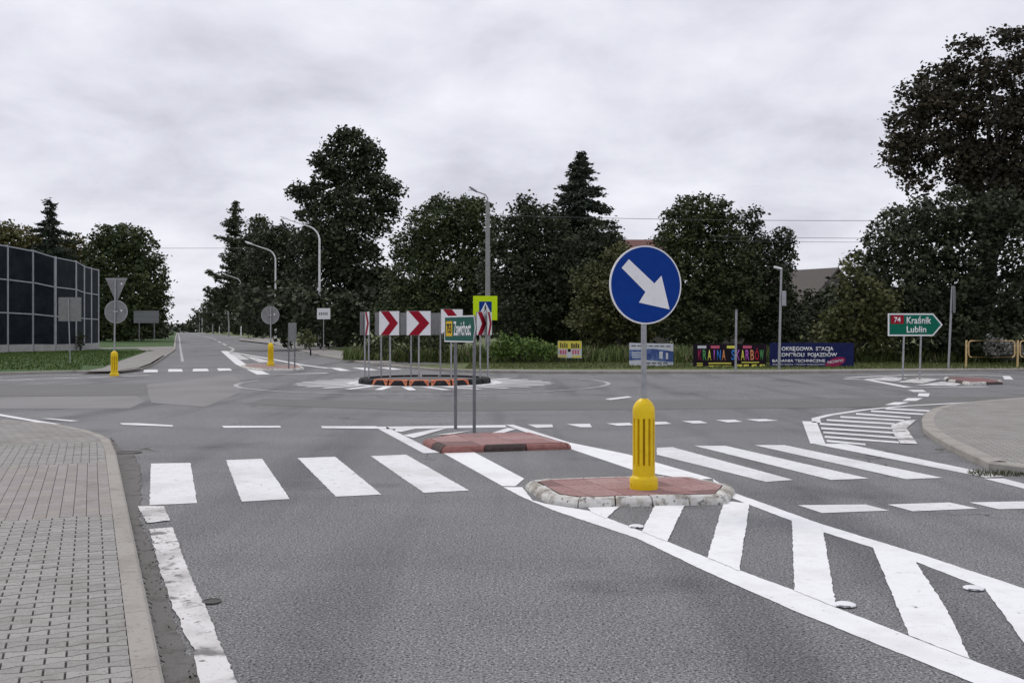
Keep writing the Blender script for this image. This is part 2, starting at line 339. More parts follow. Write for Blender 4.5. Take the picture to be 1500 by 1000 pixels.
# ================================================================== GROUND AND ROADS
RS = -.3267                                          # far road: dx/dy
xl = lambda y: -.17+RS*y
xr = lambda y: 10.3+RS*y
sheet('ground', [[(-900,-40),(900,-40),(900,1500),(-900,1500)]], -.06, 'soil', label='ground under the grass verges reaching the horizon', cat='ground')
ys = [46,60,82]+YS[1:]+[900]
wl = lambda y: xl(y)-(4 if y < 95 else .1); wr = lambda y: xr(y)+(5 if y < 95 else .1)      # the asphalt runs on beneath the kerbs
sheet('road', [[(-120,-20),(120,-20),(120,46),(wr(46),46),(wl(46),46),(-120,46)]]+[[(wl(a),a),(wr(a),a),(wr(b),b),(wl(b),b)] for a,b in zip(ys,ys[1:])],
      0, 'asphalt', label='grey asphalt of the roundabout and the long straight road beyond', cat='road')
# patches of other asphalt (seams in the surface)
sheet('road_patch', [px((-200,564),(120,563),(214,562),(216,576),(205,579),(-200,582)), px((385,584),(620,589),(900,587),(1500,580),(1700,578),(1700,592),(1500,594),(900,600),(620,602),(360,592))],
      .004, 'asphalt_dark', label='darker tyre-worn bands of asphalt across the roundabout', cat='road')
sheet('road_patch', [px((216,563),(340,549),(356,560),(352,575),(300,596),(222,590),(217,577)), px((-200,583),(200,580),(212,588),(190,598),(-200,600))],
      .004, 'asphalt_pale', label='paler asphalt patches left of the roundabout', cat='road')
CX, CY = X(622.5, 33.2), 33.2
def ring(r0, r1, a0=0, a1=360, n=72, c=(CX, CY)):
    q = []
    for k in range(n):
        t0 = R(a0+(a1-a0)*k/n); t1 = R(a0+(a1-a0)*(k+1)/n)
        q.append([(c[0]+r*math.cos(t), c[1]+r*math.sin(t)) for r, t in ((r0,t0),(r1,t0),(r1,t1),(r0,t1))])
    return q
sheet('roundabout_apron', ring(2.0, 4.2), .0045, 'asphalt_pale', label='pale worn ring of asphalt around the little centre island', cat='road')
sheet('roundabout_circle_line', ring(5.85, 5.99, 165, 395, 90), .008, 'paint_faint', label='thin worn white circle around the roundabout centre')
sp = []
for k in range(26):
    a = R(k*360/26+6); b = a+R(6.0); c0 = a+R(13)
    sp.append([(CX+2.2*math.cos(a), CY+2.2*math.sin(a)), (CX+4.1*math.cos(c0), CY+4.1*math.sin(c0)), (CX+4.1*math.cos(c0+R(3.2)), CY+4.1*math.sin(c0+R(3.2))), (CX+2.2*math.cos(b+R(2)), CY+2.2*math.sin(b+R(2)))])
sheet('roundabout_hatching', sp, .009, 'paint_new', label='slanting white stripes radiating from the centre island')
sheet('roundabout_edge_ring', ring(2.12, 2.5), .013, 'paint', label='white ring painted close round the centre island')

# ---- near crossing and lane markings
sheet('zebra_crossing', [jpx(q) for q in [((221,679),(279,678),(289,737),(219,740)), ((331,674),(384,672),(425,731),(354,735)),
      ((436,671),(491,669),(559,724.5),(492,727.5)), ((543,668),(595,666),(687,718.5),(621,722))]], .005, 'paint', label='white bars of the pedestrian crossing over the near left lane')
sheet('zebra_crossing', [jpx(q) for q in [((962,656),(985,655),(1162,703),(1122,706),(962,666)), ((1017,653),(1063,653),(1273,701),(1217,703)),
      ((1105,652),(1149,652),(1381,700),(1327,702)), ((1191,650),(1239,650),(1471,698),(1444,699.5))]], .005, 'paint', label='white bars of the pedestrian crossing right of the yellow bollard')
edge = [(202,742),(219,768),(222,790),(228,812),(240,842),(247,868),(256,892),(265,915),(277,940),(288,965),(293,1000),(300,1040),(395,1040),(347,1000),(325,950),(303,894),(277,841),(257,784),(240,742)]
sheet('edge_line', [jag(px((202,742),(240,742),(249,763),(215,767)), .006), jag(px(*[(221,773),(252,771)]+[q for q in edge[13:][::-1] if 0]), .006) if 0 else jag(px((219,776),(222,790),(228,812),(236,842),(246,868),(252,892),(262,905),(270,930),(284,950),(287,975),(293,1000),(300,1040),(395,1040),(347,1000),(325,950),(303,894),(277,841),(257,784),(253,773)), .006)], .009, 'paint_worn', label='worn white edge line running along the near gutter')
LL = [((736,712),(762,715)), ((767,722),(794,737)), ((809,747),(859,749)), ((933,788.5),(942,779)), ((1036,838),(1036,818)), ((1169,897),(1164,865)), ((1303,951),(1332,932)), ((1416,996),(1421,966)), ((1560,1060),(1560,1020))]
left_low = [(737,713.5),(767,729),(809,747),(933,788.5),(1036,838),(1169,897),(1303,951),(1425,1000),(1640,1088)]
left_up = [(765,713.5),(780,733),(800,738),(862,748),(942,779),(1036,817),(1085,836),(1164,865),(1224,890),(1332,932),(1421,966),(1500,996),(1650,1056)]
right_up = [(1044,701),(1076,722),(1204,768),(1352,813),(1500,862),(1650,912)]
right_low = [(1052,722),(1155,761),(1204,779),(1278,802),(1342,823),(1441,862),(1500,887),(1650,950)]
sheet('lane_line', [jpx(left_low+left_up[::-1], .004), jpx(right_up+right_low[::-1], .004),
      px((834,648),(918,665),(1044,701),(1012,703),(926,688),(834,657)), px((648,663),(692,661),(768,701),(755,712),(736,712))],
      .004, 'paint_new', label='broad white lines around the near traffic islands')
sheet('hatching', [jpx(q) for q in [((861,744),(908,741),(888,760),(866,750)), ((960,739),(1004,738),(977,794),(940,779)), ((1061,734),(1098,738),(1083,837),(1036,817)),
      ((1160,763),(1204,768),(1225,890),(1164,866)), ((1278,801),(1340,822),(1385,890),(1421,966),(1332,932)), ((1441,861),(1530,892),(1610,1020),(1510,955))]], .0072, 'paint_new', label='white diagonal bars of the hatched area behind the near island')
sheet('hatching', [px(*q) for q in [((548,625),(566,625),(633,659),(652,663),(620,664)), ((566,625),(740,622.5),(742,626),(566,628.5)), ((740,622),(752,622),(834,648),(834,656),(780,637))]], .0055, 'paint', label='white outline of the small wedge in front of the far red island')
sheet('hatching', [px(*q) for q in [((590,638),(634,629.5),(655,627.5),(606,642)), ((632,638),(690,631),(712,627),(662,636.5)), ((700,639),(722,634),(744,627),(756,629),(728,637)), ((580,628),(610,628),(588,633),(578,632))]],
      .0090, 'paint', label='small white hatched wedge in front of the far red island')
dl = [((60,613),(72,613),(116,616.5),(104,617.5)), ((175,620),(200,620),(253,623),(253,625),(180,622.5)), ((325,624),(410,624),(412,626.5),(328,627)), ((470,624.5),(550,624.5),(566,628.5),(472,627.5)),
      ((0,606.5),(60,617),(90,621.5),(70,621.5),(0,609.5)), ((-300,570),(0,606.5),(0,609.5),(-300,573)), ((773,622),(809,622),(810,626),(786,627)), ((830,621.5),(864,621),(867,626),(850,626)),
      ((888,620.5),(922,619.5),(928,623),(905,624)), ((944,618.5),(975,618),(984,621),(960,622.5)), ((998,617),(1025,616.5),(1037,620),(1015,620.5)), ((1048,615.5),(1076,615),(1088,618),(1066,619)), ((1092,614.5),(1122,614),(1140,616.5),(1112,617.5)),
      ((886,584.5),(920,580.5),(926,582),(894,586))]
sheet('give_way_line', [px(*q) for q in dl], .0082, 'paint', label='broken white line along the edge of the roundabout')
sheet('lane_dashes', [px(*q) for q in [((1169,740),(1268,739),(1303,748),(1204,751.5)), ((1300,739),(1391,736),(1432,745),(1337,749)), ((1420,736),(1520,734),(1560,744),(1463,746)), ((1441,701),(1471,701),(1600,735),(1600,741)),
      ((1330,571),(1352,571),(1358,574),(1338,574)), ((1346,576),(1362,576),(1360,581),(1344,580)), ((1330,583),(1352,583),(1342,587),(1322,587)), ((1310,589),(1332,589),(1316,593),(1296,593))]],
      .0045, 'paint', label='dashed lane lines on the right hand arm')
arc = px((1196,619),(1195,613),(1215,608),(1268,600),(1329,594.5),(1420,589.5),(1500,586.5),(1620,583.5))
hb = [((1175,617),(1196,617.5),(1209,650),(1187,650))]
for i,(u0,v0,u1,v1) in enumerate([(1292,597.5,1372,601.5),(1271,601,1353,606),(1249,605,1334,611),(1226,609.5,1324,615),(1206,614,1311,620),(1196,619.5,1308,626.5),(1198,626,1310,633),(1201,632,1314,640),(1203,638.5,1317,647),(1206,644.5,1268,650)]):
    u0 += 5; hb.append(((u0,v0),(u1,v1),(u1,v1+2.0+.05*i),(u0,v0+2.2+.08*i)))
sheet('hatching', [px(*q) for q in hb]+strip(arc, .16), .0065, 'paint', label='curved hatched area of thin white bars beside the right pavement')
sheet('arrow_edge', [px(*q) for q in [((1305,624),(1324,616.5),(1342,615.5),(1328,628),(1344,651),(1319,650),(1309,636)), ((1352,607),(1390,599.5),(1397,600.5),(1362,610))]], .0125, 'paint_worn', label='cracked white edge of the right hatched area next to the kerb')
# ---- far arms
sheet('zebra_crossing', [px(*q) for q in [((211,541.5),(231,541.5),(231,545),(210,545.2)), ((247,540.5),(266,540.5),(268,544.2),(246,544.4)), ((283,540),(304,540),(306,543.5),(282,543.8)), ((318,539.5),(337,539.5),(340,542.6),(320,543)),
      ((482,538.5),(498,539),(514,543),(498,543.2)), ((516,538.5),(534,538.5),(554,542),(536,542.6)), ((552,538),(570,538),(590,541),(574,541.6))]], .005, 'paint', label='far pedestrian crossing bars on the straight road')
fo = px((328,514),(352,533),(386,548.5),(480,546.5)); fo2 = px((328,514),(398,526),(442,534.5),(482,539.5))
fo3 = px((484,540.5),(440,536),(372,535)); 
sheet('lane_line', strip(fo,.5)+strip(fo2,.3), .009, 'paint', label='white outline around the far island with the leaning bollard')
sheet('hatching', [px(*q) for q in [((334,517),(350,519),(366,527),(352,527)), ((356,521),(376,524),(404,531),(380,531))]], .0145, 'paint_worn', label='white filled nose behind the far left island')
cl = []
for k in range(30):
    y0 = 92+k*14; c = lambda y: (xl(y)+xr(y))/2
    cl.append([(c(y0)-.1,y0),(c(y0)+.1,y0),(c(y0+8)+.1,y0+8),(c(y0+8)-.1,y0+8)])
cl.append([((xl(86)+xr(86))/2-.15,84),((xl(86)+xr(86))/2+.15,84),((xl(92)+xr(92))/2+.1,92),((xl(92)+xr(92))/2-.1,92)])
sheet('centre_line', cl, .006, 'paint_worn', label='dashed centre line of the straight road')
el = [(xl(y)+.45, y) for y in [56,82]+YS[1:]+[700]]; er = [(xr(y)-.45, y) for y in [60,82]+YS[1:]+[700]]
sheet('edge_line', strip(el,.16), .0055, 'paint_faint', label='faint left edge line of the straight road')
sheet('edge_line', strip(er,.16), .0055, 'paint_faint', label='faint right edge line of the straight road')
sheet('edge_line', strip(px((-200,561),(0,557),(100,554),(160,552),(218,549.5)), .32), .0095, 'paint_worn', label='white line along the left arm beside the yellow bollard')
sheet('edge_line', strip(px((60,550.5),(150,548.5),(200,547.5)), .25), .0095, 'paint_faint', label='short faint line between bollard and far crossing')
sheet('lane_line', strip(px((1236,555),(1269,556),(1330,567.5),(1446,566.5)), .3)+strip(px((1240,553.5),(1290,551),(1330,549.5),(1400,548.5),(1474,551),(1478,556)), .28), .0095, 'paint', label='white outline around the right far island')
sheet('hatching', [px(*q) for q in [((1262,556),(1300,552.5),(1330,554),(1312,559)), ((1312,560),(1345,554),(1378,556),(1352,562)), ((1340,565),(1380,559.5),(1410,562),(1400,566))]], .0155, 'paint_worn', label='white bars inside the right far island outline')
# ---- gutter dirt beside the near kerb
sheet('gutter_dirt', [jag(px((163,641),(172,655),(196,664),(206,690),(206,740),(204,760),(222,800),(240,860),(262,930),(288,985),(300,1080),(258,1080),(243,1000),(222,894),(195,780),(176,700),(165,660)), .02)],
      .0052, 'gutter', label='dark dirty gutter strip between the kerb and the worn edge line', cat='road')

# ================================================================== NEAR LEFT PAVEMENT
ZP = .12
Kin = px((195,1000),(154,661), z=ZP)
A = Vector(Kin[0]); kd = (Vector(Kin[1])-A).normalized(); kn = Vector((-kd.y, kd.x))
S = lambda s, t: (A.x+kd.x*s+kn.x*t, A.y+kd.y*s+kn.y*t)
def inv(p): q = Vector(p)-A; return (q.dot(kd), q.dot(kn))
corner = px((154,661),(147,643),(136,637),(119,631),(92,625),(62,620),(30,617.3),(0,615), z=ZP)
kin = [S(-6,0)]+corner+[(corner[-1][0]-4, corner[-1][1]+.35), (corner[-1][0]-12, corner[-1][1]+.8), (corner[-1][0]-30, corner[-1][1]+1.2)]
kw = math.dist(px((195,1000),z=ZP)[0], px((242,1000),z=ZP)[0])*.93
kout = offset(kin, -kw)
sc_ = [inv(p) for p in corner]
band0 = inv(px((163,752), z=ZP)[0])[0]; band1 = inv(px((156,677), z=ZP)[0])[0]; band2 = inv(px((150,647), z=ZP)[0])[0]
def tmin(s):
    if s <= sc_[0][0]: return 0
    for (a, ta), (b, tb) in zip(sc_, sc_[1:]):
        if a <= s <= b: return ta+(tb-ta)*(s-a)/(b-a)
    return 99
def bricks():
    b = MB(); cols = []
    wav = lambda t: .0095*max(-1, min(1, 1.5*math.cos(2*math.pi*t/.19)))
    BW, BD = .19, .086; s = -4.2; row = 0
    while s < band2-.02:
        if band0-.04 <= s < band1-.02:                     # smooth reddish cross band: plain blocks laid along the kerb
            q = 0; t = 0
            while t < 9:
                t0, t1 = t+.003, t+.102; s0, s1 = s+.0025, s+.2075
                b.add([(*S(s0,t0),ZP),(*S(s1,t0),ZP),(*S(s1,t1),ZP),(*S(s0,t1),ZP)]+[(*S(s0-.002,t0-.002),ZP-.012),(*S(s1+.002,t0-.002),ZP-.012),(*S(s1+.002,t1+.002),ZP-.012),(*S(s0-.002,t1+.002),ZP-.012)],
                      [(0,1,2,3),(0,4,5,1),(1,5,6,2),(2,6,7,3),(3,7,4,0)])
                g = rnd.uniform(.9,1.1); c = (.305*g,.28*g,.27*g) if rnd.random() < .7 else (.30*g,.276*g,.252*g); cols += [c]*5
                t += .105
            s += .21; continue
        off = BW/2 if row % 2 else 0; sg = -1 if row % 2 else 1
        t = -off
        while t < 10:
            t0, t1 = t+.006, t+BW-.006
            lo = tmin(s+BD/2)+.003
            if t1 > lo+.02:
                t0 = max(t0, lo); n = 8
                ts = [t0+(t1-t0)*k/n for k in range(n+1)]
                g3 = .0045; top = [(s+g3-sg*wav(x), x) for x in ts]+[(s+BD-g3+sg*wav(x), x) for x in reversed(ts)]
                dz = rnd.uniform(-.0015,.0015); o = len(b.v); m = len(top)
                cs = sum(p[0] for p in top)/m; ct = sum(p[1] for p in top)/m
                b.v += [(*S(a,c), ZP+dz) for a,c in top]
                b.v += [(*S(a+(.003 if a>cs else -.003),c+(.003 if c>ct else -.003)), ZP-.014) for a,c in top]
                b.f.append(tuple(range(o+m-1, o-1, -1))); g = rnd.uniform(.86,1.12); c = (.310*g,.302*g,.286*g); cols.append(c)
                for j in range(m): b.f.append((o+j, o+(j+1)%m, o+m+(j+1)%m, o+m+j)); cols.append(c)
            t += BW
        s += BD; row += 1
    o = b.build('paving_bricks', 'brick'); setcol(o, cols); return tag(o, 'grey interlocking paving bricks of the near left pavement', 'pavement', None, 'structure')
bricks()
inner = [S(-6, 0)]+corner+[kin[-3], kin[-2], kin[-1], (kin[-1][0], -10)]
sheet('pavement_bed', [inner], ZP-.011, 'joint', label='sandy joints between the paving bricks', cat='pavement')
far_p = [S(band2, 0)]+[c for c in corner if inv(c)[0] > band2]+[kin[-3], kin[-2], kin[-1], (kin[-1][0], S(band2,9)[1]-8), S(band2, 9.9)]
sheet('pavement', [far_p], ZP-.002, 'pave', label='far end of the near left pavement by the roundabout', cat='pavement')
kerb('kerb', kout, label='pale kerb along the near left pavement', wd=kw, stone=1.0, h=ZP)

# ================================================================== RIGHT PAVEMENT
rp = px((1640,584),(1500,587.5),(1447,592),(1393,597.5),(1368,604),(1356,611),(1350,620),(1352,633),(1366,645),(1393,661),(1420,674),(1449,688),(1540,700),(1750,730))
hr = lambda p: .11
kerb('kerb', [p for p in rp], label='curved kerb of the right hand pavement', wd=.2, stone=.9, h=.10)
sheet('pavement', [offset(rp, .19)+[(rp[-1][0]+25, rp[-1][1]), (rp[0][0]+25, rp[0][1])]], .098, 'pave', label='grey paved corner at the right edge', cat='pavement')

# ================================================================== FAR VERGES
# left verge: grass, pavement, kerb
kl = px((-400,552),(0,547.5),(60,546),(110,544.5),(140,545),(180,544.2),(208,540.5),(225,534),(243,522),(257,512), z=.05)+[(xl(y), y) for y in (100,112,124,136,148,160,200,300,600,900)]
kerb('kerb', kl, label='kerb of the far left verge and straight road', wd=.18, stone=2.5, h=.11)
gl = offset(kl, .17)
sheet('grass_verge', [gl+[(-700,900),(-700,gl[0][1])]], .095, 'turf_green', label='green grass verge in front of the noise barrier', cat='verge')
sheet('pavement', [px((118,543.8),(150,539),(179,527.5),(215,515),(200,510),(254,508.5),(256,511),(241,521),(223,533),(206,539.5),(180,543),(140,543.8), z=.11)], .11, 'pave', label='far left pavement leading up to the straight road', cat='pavement')
sheet('pavement', [px((130,509.8),(254,507),(254,508.4),(200,510),(130,511.3), z=.11)], .105, 'pave', label='thin path crossing the left verge', cat='pavement')
# right verge
kr = [(xr(y), y) for y in (900,600,300,200,160,148,136,124,112,100,91)]+px((470,521),(520,530),(575,536.5),(634,541.5),(700,544.5),(800,545.6),(1150,545.6),(1300,544),(1500,542),(1900,540), z=.05)
kerb('kerb', kr, label='kerb of the far verge behind the roundabout', wd=.18, stone=2.5, h=.12)
gr = offset(kr, .17)
sheet('grass_verge', [gr+[(700,gr[-1][1]),(700,900)]], .10, 'turf', label='grass verge in front of the dark trees', cat='verge')
pp = gr[5:-1]
sheet('pavement', [[a,b,c,d] for a,b,c,d in zip(pp,pp[1:],offset(pp,2.6)[1:],offset(pp,2.6)) ][:-6], .112, 'pave', label='pavement along the right side of the straight road', cat='pavement')
pr = gr[-6:]
sheet('pavement', [[a,b,c,d] for a,b,c,d in zip(pr,pr[1:],offset(pr,1.0)[1:],offset(pr,1.0))], .108, 'pave', label='narrow paved strip behind the roundabout kerb', cat='pavement')
sheet('pavement', [px((352,495.5),(410,500.5),(470,503),(520,509),(470,508),(400,503.5),(350,498), z=.11)], .118, 'pave', label='paved lay-by joining the straight road', cat='pavement')

# ================================================================== TRAFFIC ISLANDS
def island(outline, h, label, stone_m='kerb_white', stone=.34, kwid=.13, tile=.36, ang=.2, cols=((.36,.22,.21),(.32,.185,.175),(.19,.105,.10),(.40,.26,.245),(.33,.19,.18),(.30,.16,.155)), kerb_edges=None, joint=.006):
    c = Vector((sum(p[0] for p in outline)/len(outline), sum(p[1] for p in outline)/len(outline)))
    root = empty('traffic_island', (c.x, c.y, 0), 0, label, 'traffic island')
    loc = [(p[0]-c.x, p[1]-c.y) for p in outline]; n = len(loc)
    # kerbstones, one mesh each
    def inset(pts, d):
        r = []
        for i in range(n):
            a, b, e_ = Vector(pts[i-1]), Vector(pts[i]), Vector(pts[(i+1)%n])
            t1 = (b-a).normalized(); t2 = (e_-b).normalized(); n1 = Vector((-t1.y,t1.x)); n2 = Vector((-t2.y,t2.x))
            bis = (n1+n2).normalized(); r.append(b+bis*(d/max(.4, bis.dot(n1))))
        return r
    area = sum(loc[i-1][0]*loc[i][1]-loc[i][0]*loc[i-1][1] for i in range(n))
    if area < 0: loc = loc[::-1]
    levels = [(0,-.02),(.012,h*.5),(.045,h*.88),(.075,h),(kwid,h),(kwid,-.02)]
    rings = [inset(loc, d) for d, _ in levels]
    for i in range(n):
        j = (i+1)%n; Lg = (Vector(loc[j])-Vector(loc[i])).length; k = max(1, round(Lg/stone))
        for q in range(k):
            jt = rnd.uniform(-.007,.007); g = joint/Lg
            f0, f1 = q/k+g, (q+1)/k-g; b = MB(); vs_ = []
            for f in (f0, f1):
                for li, (d, z) in enumerate(levels):
                    p = rings[li][i].lerp(rings[li][j], f); vs_.append((p.x, p.y, z+(jt if z > 0 else 0)))
            m_ = len(levels)
            b.add(vs_, [tuple(range(m_-1,-1,-1)), tuple(range(m_,2*m_))]+[(a,(a+1)%m_,m_+(a+1)%m_,m_+a) for a in range(m_)])
            b.build('kerbstone', stone_m if not kerb_edges else kerb_edges(i, q, loc), root, bevel=.008)
    # paving
    ins = inset(loc, kwid+.004); bm = bmesh.new(); bm.faces.new([bm.verts.new((p.x, p.y, h-.006)) for p in ins])
    for a in (ang, ang+math.pi/2):
        nx, ny = math.cos(a), math.sin(a)
        for k in range(-14, 15):
            bmesh.ops.bisect_plane(bm, geom=bm.verts[:]+bm.edges[:]+bm.faces[:], plane_co=(nx*(k+.37)*tile, ny*(k+.37)*tile, 0), plane_no=(nx,ny,0))
    faces = bm.faces[:]; base = {}
    res = bmesh.ops.inset_individual(bm, faces=faces, thickness=.004, depth=.006)
    tops = set(f.index for f in faces); bm.faces.index_update()
    me = bpy.data.meshes.new('paving'); topi = [f.index for f in faces]; 
    bmesh.ops.recalc_face_normals(bm, faces=bm.faces); bm.to_mesh(me); bm.free(); me.materials.append(M['slab_red'])
    o = bpy.data.objects.new('paving', me); col.objects.link(o); o.parent = root
    cs = [(.05,.035,.03)]*len(me.polygons); ti = set(topi)
    cs = [rnd.choice(cols) if k in ti else (.06,.04,.035) for k in range(len(cs))]
    setcol(o, cs)
    return root
i1 = px((800,700),(900,696.5),(1015,696.5), z=.085)+px((1078,722),(1066,739),(846,744),(803,738),(768,716))
island(i1, .09, 'near traffic island of red slabs with whitewashed kerb, carrying the yellow bollard', ang=.32)
i2 = px((640,639),(660,635.5),(700,634),(780,633),(838,649), z=.08)+px((833,658),(645,664),(618,651))
island(i2, .12, 'low island of broken dark red blocks behind the near one', ang=.3, tile=.5, stone=.62, kwid=.12,
       kerb_edges=lambda i,q,l: M['kerb_white'] if l[i][0] < -1.0 and l[(i+1)%len(l)][0] < -.5 else rnd.choice([M['block_red'], M['block_dark'], M['block_red']]) if True else None) if False else None
M['block_red'] = mat('red_block', (.27,.115,.10), .85, n=[(15,(.17,.07,.06),.45,.7),(60,(.34,.2,.18),.56,.74)], bump=(40,.5,.004))
M['block_dark'] = mat('dark_block', (.055,.038,.035), .9, n=[(15,(.11,.06,.055),.5,.7)], bump=(40,.5,.004))
def ke(i, q, l):
    m = (Vector(l[i])+Vector(l[(i+1)%len(l)]))/2
    if m.x < -.95: return M['kerb_white']
    return M['block_dark'] if (q % 2 == 1 or m.x > 1.3) else M['block_red']
island(i2, .09, 'low island of broken dark red blocks behind the near one', ang=.3, tile=.55, stone=.62, kwid=.12, kerb_edges=ke)
i3 = px((352,534.5),(372,532),(440,534),(446,538), z=.1)+px((432,543),(382,543.5),(360,541))
island(i3, .10, 'far island with the bollard and grey sign backs on the straight road', ang=.3, tile=.7, stone=.8, cols=((.27,.2,.18),(.3,.22,.2)))
i4 = px((1382,553),(1440,554),(1468,558), z=.06)+px((1470,563),(1420,564.5),(1388,559))
island(i4, .09, 'right far island of broken red paving beyond the green arrow sign', ang=.3, tile=.7, stone=.8, cols=((.26,.13,.12),(.2,.1,.1)), kerb_edges=lambda i,q,l: M['block_dark'] if q%2 else M['kerb_white'])

# ================================================================== SIGNS AND BOLLARDS
def post(root, h, x=0, y=.03, r=.03, m='galv', lean=0, z0=-.1):
    return MB().tube([(x-lean,y,z0),(x,y,h)], r, 14).build('post', m, root, True)
def disc(r, y0, y1, cz, n=48, cx=0): return [(cx+r*math.cos(2*math.pi*k/n), cz+r*math.sin(2*math.pi*k/n)) for k in range(n)]
def bollard(root, h, r, m='yellow'):
    k = h/.96
    body_prof = [(r*1.0,.14*k)]+[(r*1.0, z*k) for z in (.16,.20,.235,.25,.262,.30,.38,.46,.54,.62,.68,.715,.74,.752,.765,.80,.84)]
    body_prof += [(r*.97,.86*k),(r*.9,.885*k),(r*.76,.915*k),(r*.55,.94*k),(r*.36,.957*k),(r*.3,.96*k)]
    def fl(t, z, rr):
        if .25*k < z < .745*k:
            q = (t/(2*math.pi)*12+.743) % 1
            if abs(q-.5) < .17: return rr-.03*k
        return rr
    body = MB().lathe(body_prof, 144, fl).build('body', m, root, True)
    for j in range(12):  # dark strips in the flutes, coloured as the shade within
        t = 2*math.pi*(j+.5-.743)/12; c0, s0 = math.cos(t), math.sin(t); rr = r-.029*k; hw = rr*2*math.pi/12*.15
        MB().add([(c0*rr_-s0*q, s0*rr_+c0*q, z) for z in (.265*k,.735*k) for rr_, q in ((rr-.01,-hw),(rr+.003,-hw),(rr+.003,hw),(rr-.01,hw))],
                 [(0,3,2,1),(4,5,6,7),(0,1,5,4),(1,2,6,5),(2,3,7,6),(3,0,4,7)]).build('slot_shade', 'slot_shade', body)
    foot = MB().lathe([(r*1.25,0),(r*1.27,.03*k),(r*1.27,.105*k),(r*1.2,.12*k),(r*1.06,.137*k),(r*1.0,.142*k)], 64).build('foot', m, root, True)
    for a in (0, 1, 2, 3):
        t = R(20+90*a); MB().tube([(math.cos(t)*r*1.2, math.sin(t)*r*1.2,.06*k),(math.cos(t)*r*1.32, math.sin(t)*r*1.32,.06*k)], .014*k, 10).build('bolt_or_glint', 'yellow', foot, True)
x, y = G(943, 715, .09)
yb = y
bo = empty('bollard', (x, y, .088), 0, 'big yellow fluted bollard on the near island under the blue arrow sign', 'bollard', 'yellow bollards on the islands')
bollard(bo, .135/.135*(715-583)*y/F, 16.3*y/F)
s = empty('keep_right_sign', (x, y, .088), math.atan(490/F), 'round blue sign with white arrow pointing down right, above the near yellow bollard', 'road sign')
cz = Z(417.5, y)-.088; rr = 57.3*y/F; hp = cz+rr*.6
MB().tube([(0,0,.02),(0,0,hp)], .0285, 20).build('post', 'galv', s, True)
pl = MB().prism(disc(rr, 0, 0, cz, 72), -.052, -.034).build('sign_plate', 'sign_white', s)
MB().prism(disc(rr*.962, 0, 0, cz, 72), -.0545, -.0525).build('blue_field', 'sign_blue', pl)
MB().prism([(a*rr, cz+b*rr) for a, b in [(-.48,.64),(.23,.04),(.43,.24),(.66,-.62),(-.2,-.45),(-.02,-.18),(-.68,.42)]][::-1], -.057, -.055).build('arrow', 'sign_white', pl)
for dz in (-.2, .2): MB().box(-.05,.05,-.034,.034,cz+dz-.02,cz+dz+.02).build('clamp', 'galv_dark', s, bevel=.004)

def chevron_sign(root, h0, size):
    "local: faces -Y, lower panel edge at h0"
    p = MB().box(-size/2, size/2, -.024, 0, h0, h0+size).build('sign_panel', 'backplate', root, bevel=.004)
    q = size/2-.008
    f = MB().box(-q, q, -.0265, -.0245, h0+.008, h0+size-.008).build('white_face', 'sign_white', p)
    c = [(.08,1),(.5,1),(.95,.5),(.5,0),(.08,0),(.52,.5)]
    MB().prism([(-q+a*2*q, h0+.009+b*(size-.018)) for a, b in c][::-1], -.029, -.027).build('chevron', 'sign_red', p)
    for dz in (.2, .8): MB().box(-.05,.05,.001,.01,h0+dz*size-.02,h0+dz*size+.02).build('clamp', 'galv', p)
    post(root, h0+size*.92, 0, .034, .026, 'galv', z0=0)
CG = 'chevron signs standing round the roundabout centre island'
ch = [(-31,-27,1.86,'red and white chevron board facing us, left of the middle one',0), (-1,0,1.86,'middle red and white chevron board facing us on the centre island',0), (31,29,1.86,'red and white chevron board mostly hidden behind the green town sign',.06),
      (-73,-71,1.86,'narrow looking chevron board turned left beside two grey backs on the centre island',0), (75,66,1.90,'chevron board turned right, in front of the yellow-green crossing sign',0), (86,80,2.08,'almost edge-on chevron board at the right rim of the centre island',0),
      (-93,-97,2.0,'edge-on grey chevron board at the extreme left of the centre island',0), (-122,-107,1.86,'grey back of a chevron board right of the edge-on pair',0), (-160,-150,1.86,'grey back of a chevron board peeping out beside the left facing board',0), (168,160,1.86,'grey back of a chevron board peeping out beside the middle facing board',0)]
proto = None
for a, rot, rc, lb, dz in ch:
    if proto is None:
        proto = empty('chevron_sign', (0,0,0), 0, lb, 'road sign', CG); chevron_sign(proto, 1.55-.14, .75); o = proto
    else: o = copy_tree(proto)
    o['label'] = lb
    o.location = (CX+math.sin(R(a))*rc, CY-math.cos(R(a))*rc, .14+dz); o.rotation_euler = (0,0,R(rot))
# centre island
ci = empty('roundabout_island', (CX, CY, 0), 0, 'small round centre island of black and orange rubber blocks in the roundabout', 'traffic island')
MB().slab([(2.0*math.cos(R(15*k)), 2.0*math.sin(R(15*k))) for k in range(24)], 0, .12).build('deck', 'asphalt_dark', ci)
for k in range(20):
    a0, a1 = R(k*18-90-9+1.2), R(k*18-90+9-1.2); b = MB(); vs_ = []
    am = (k*18-90) % 360
    front = 215 < am < 325
    for a in (a0, (a0+a1)/2, a1):
        for r_, z_ in ((2.14,-.01),(2.13,.13),(2.09,.175),(1.86,.19),(1.80,.0)):
            vs_.append((r_*math.cos(a), r_*math.sin(a), z_))
    f = [(4,3,2,1,0),(10,11,12,13,14)]
    for s_ in (0, 5): f += [(s_+j, s_+(j+1)%5, s_+5+(j+1)%5, s_+5+j) for j in range(5)]
    b.add(vs_, f).build('rubber_block', 'rubber', ci, bevel=.01)
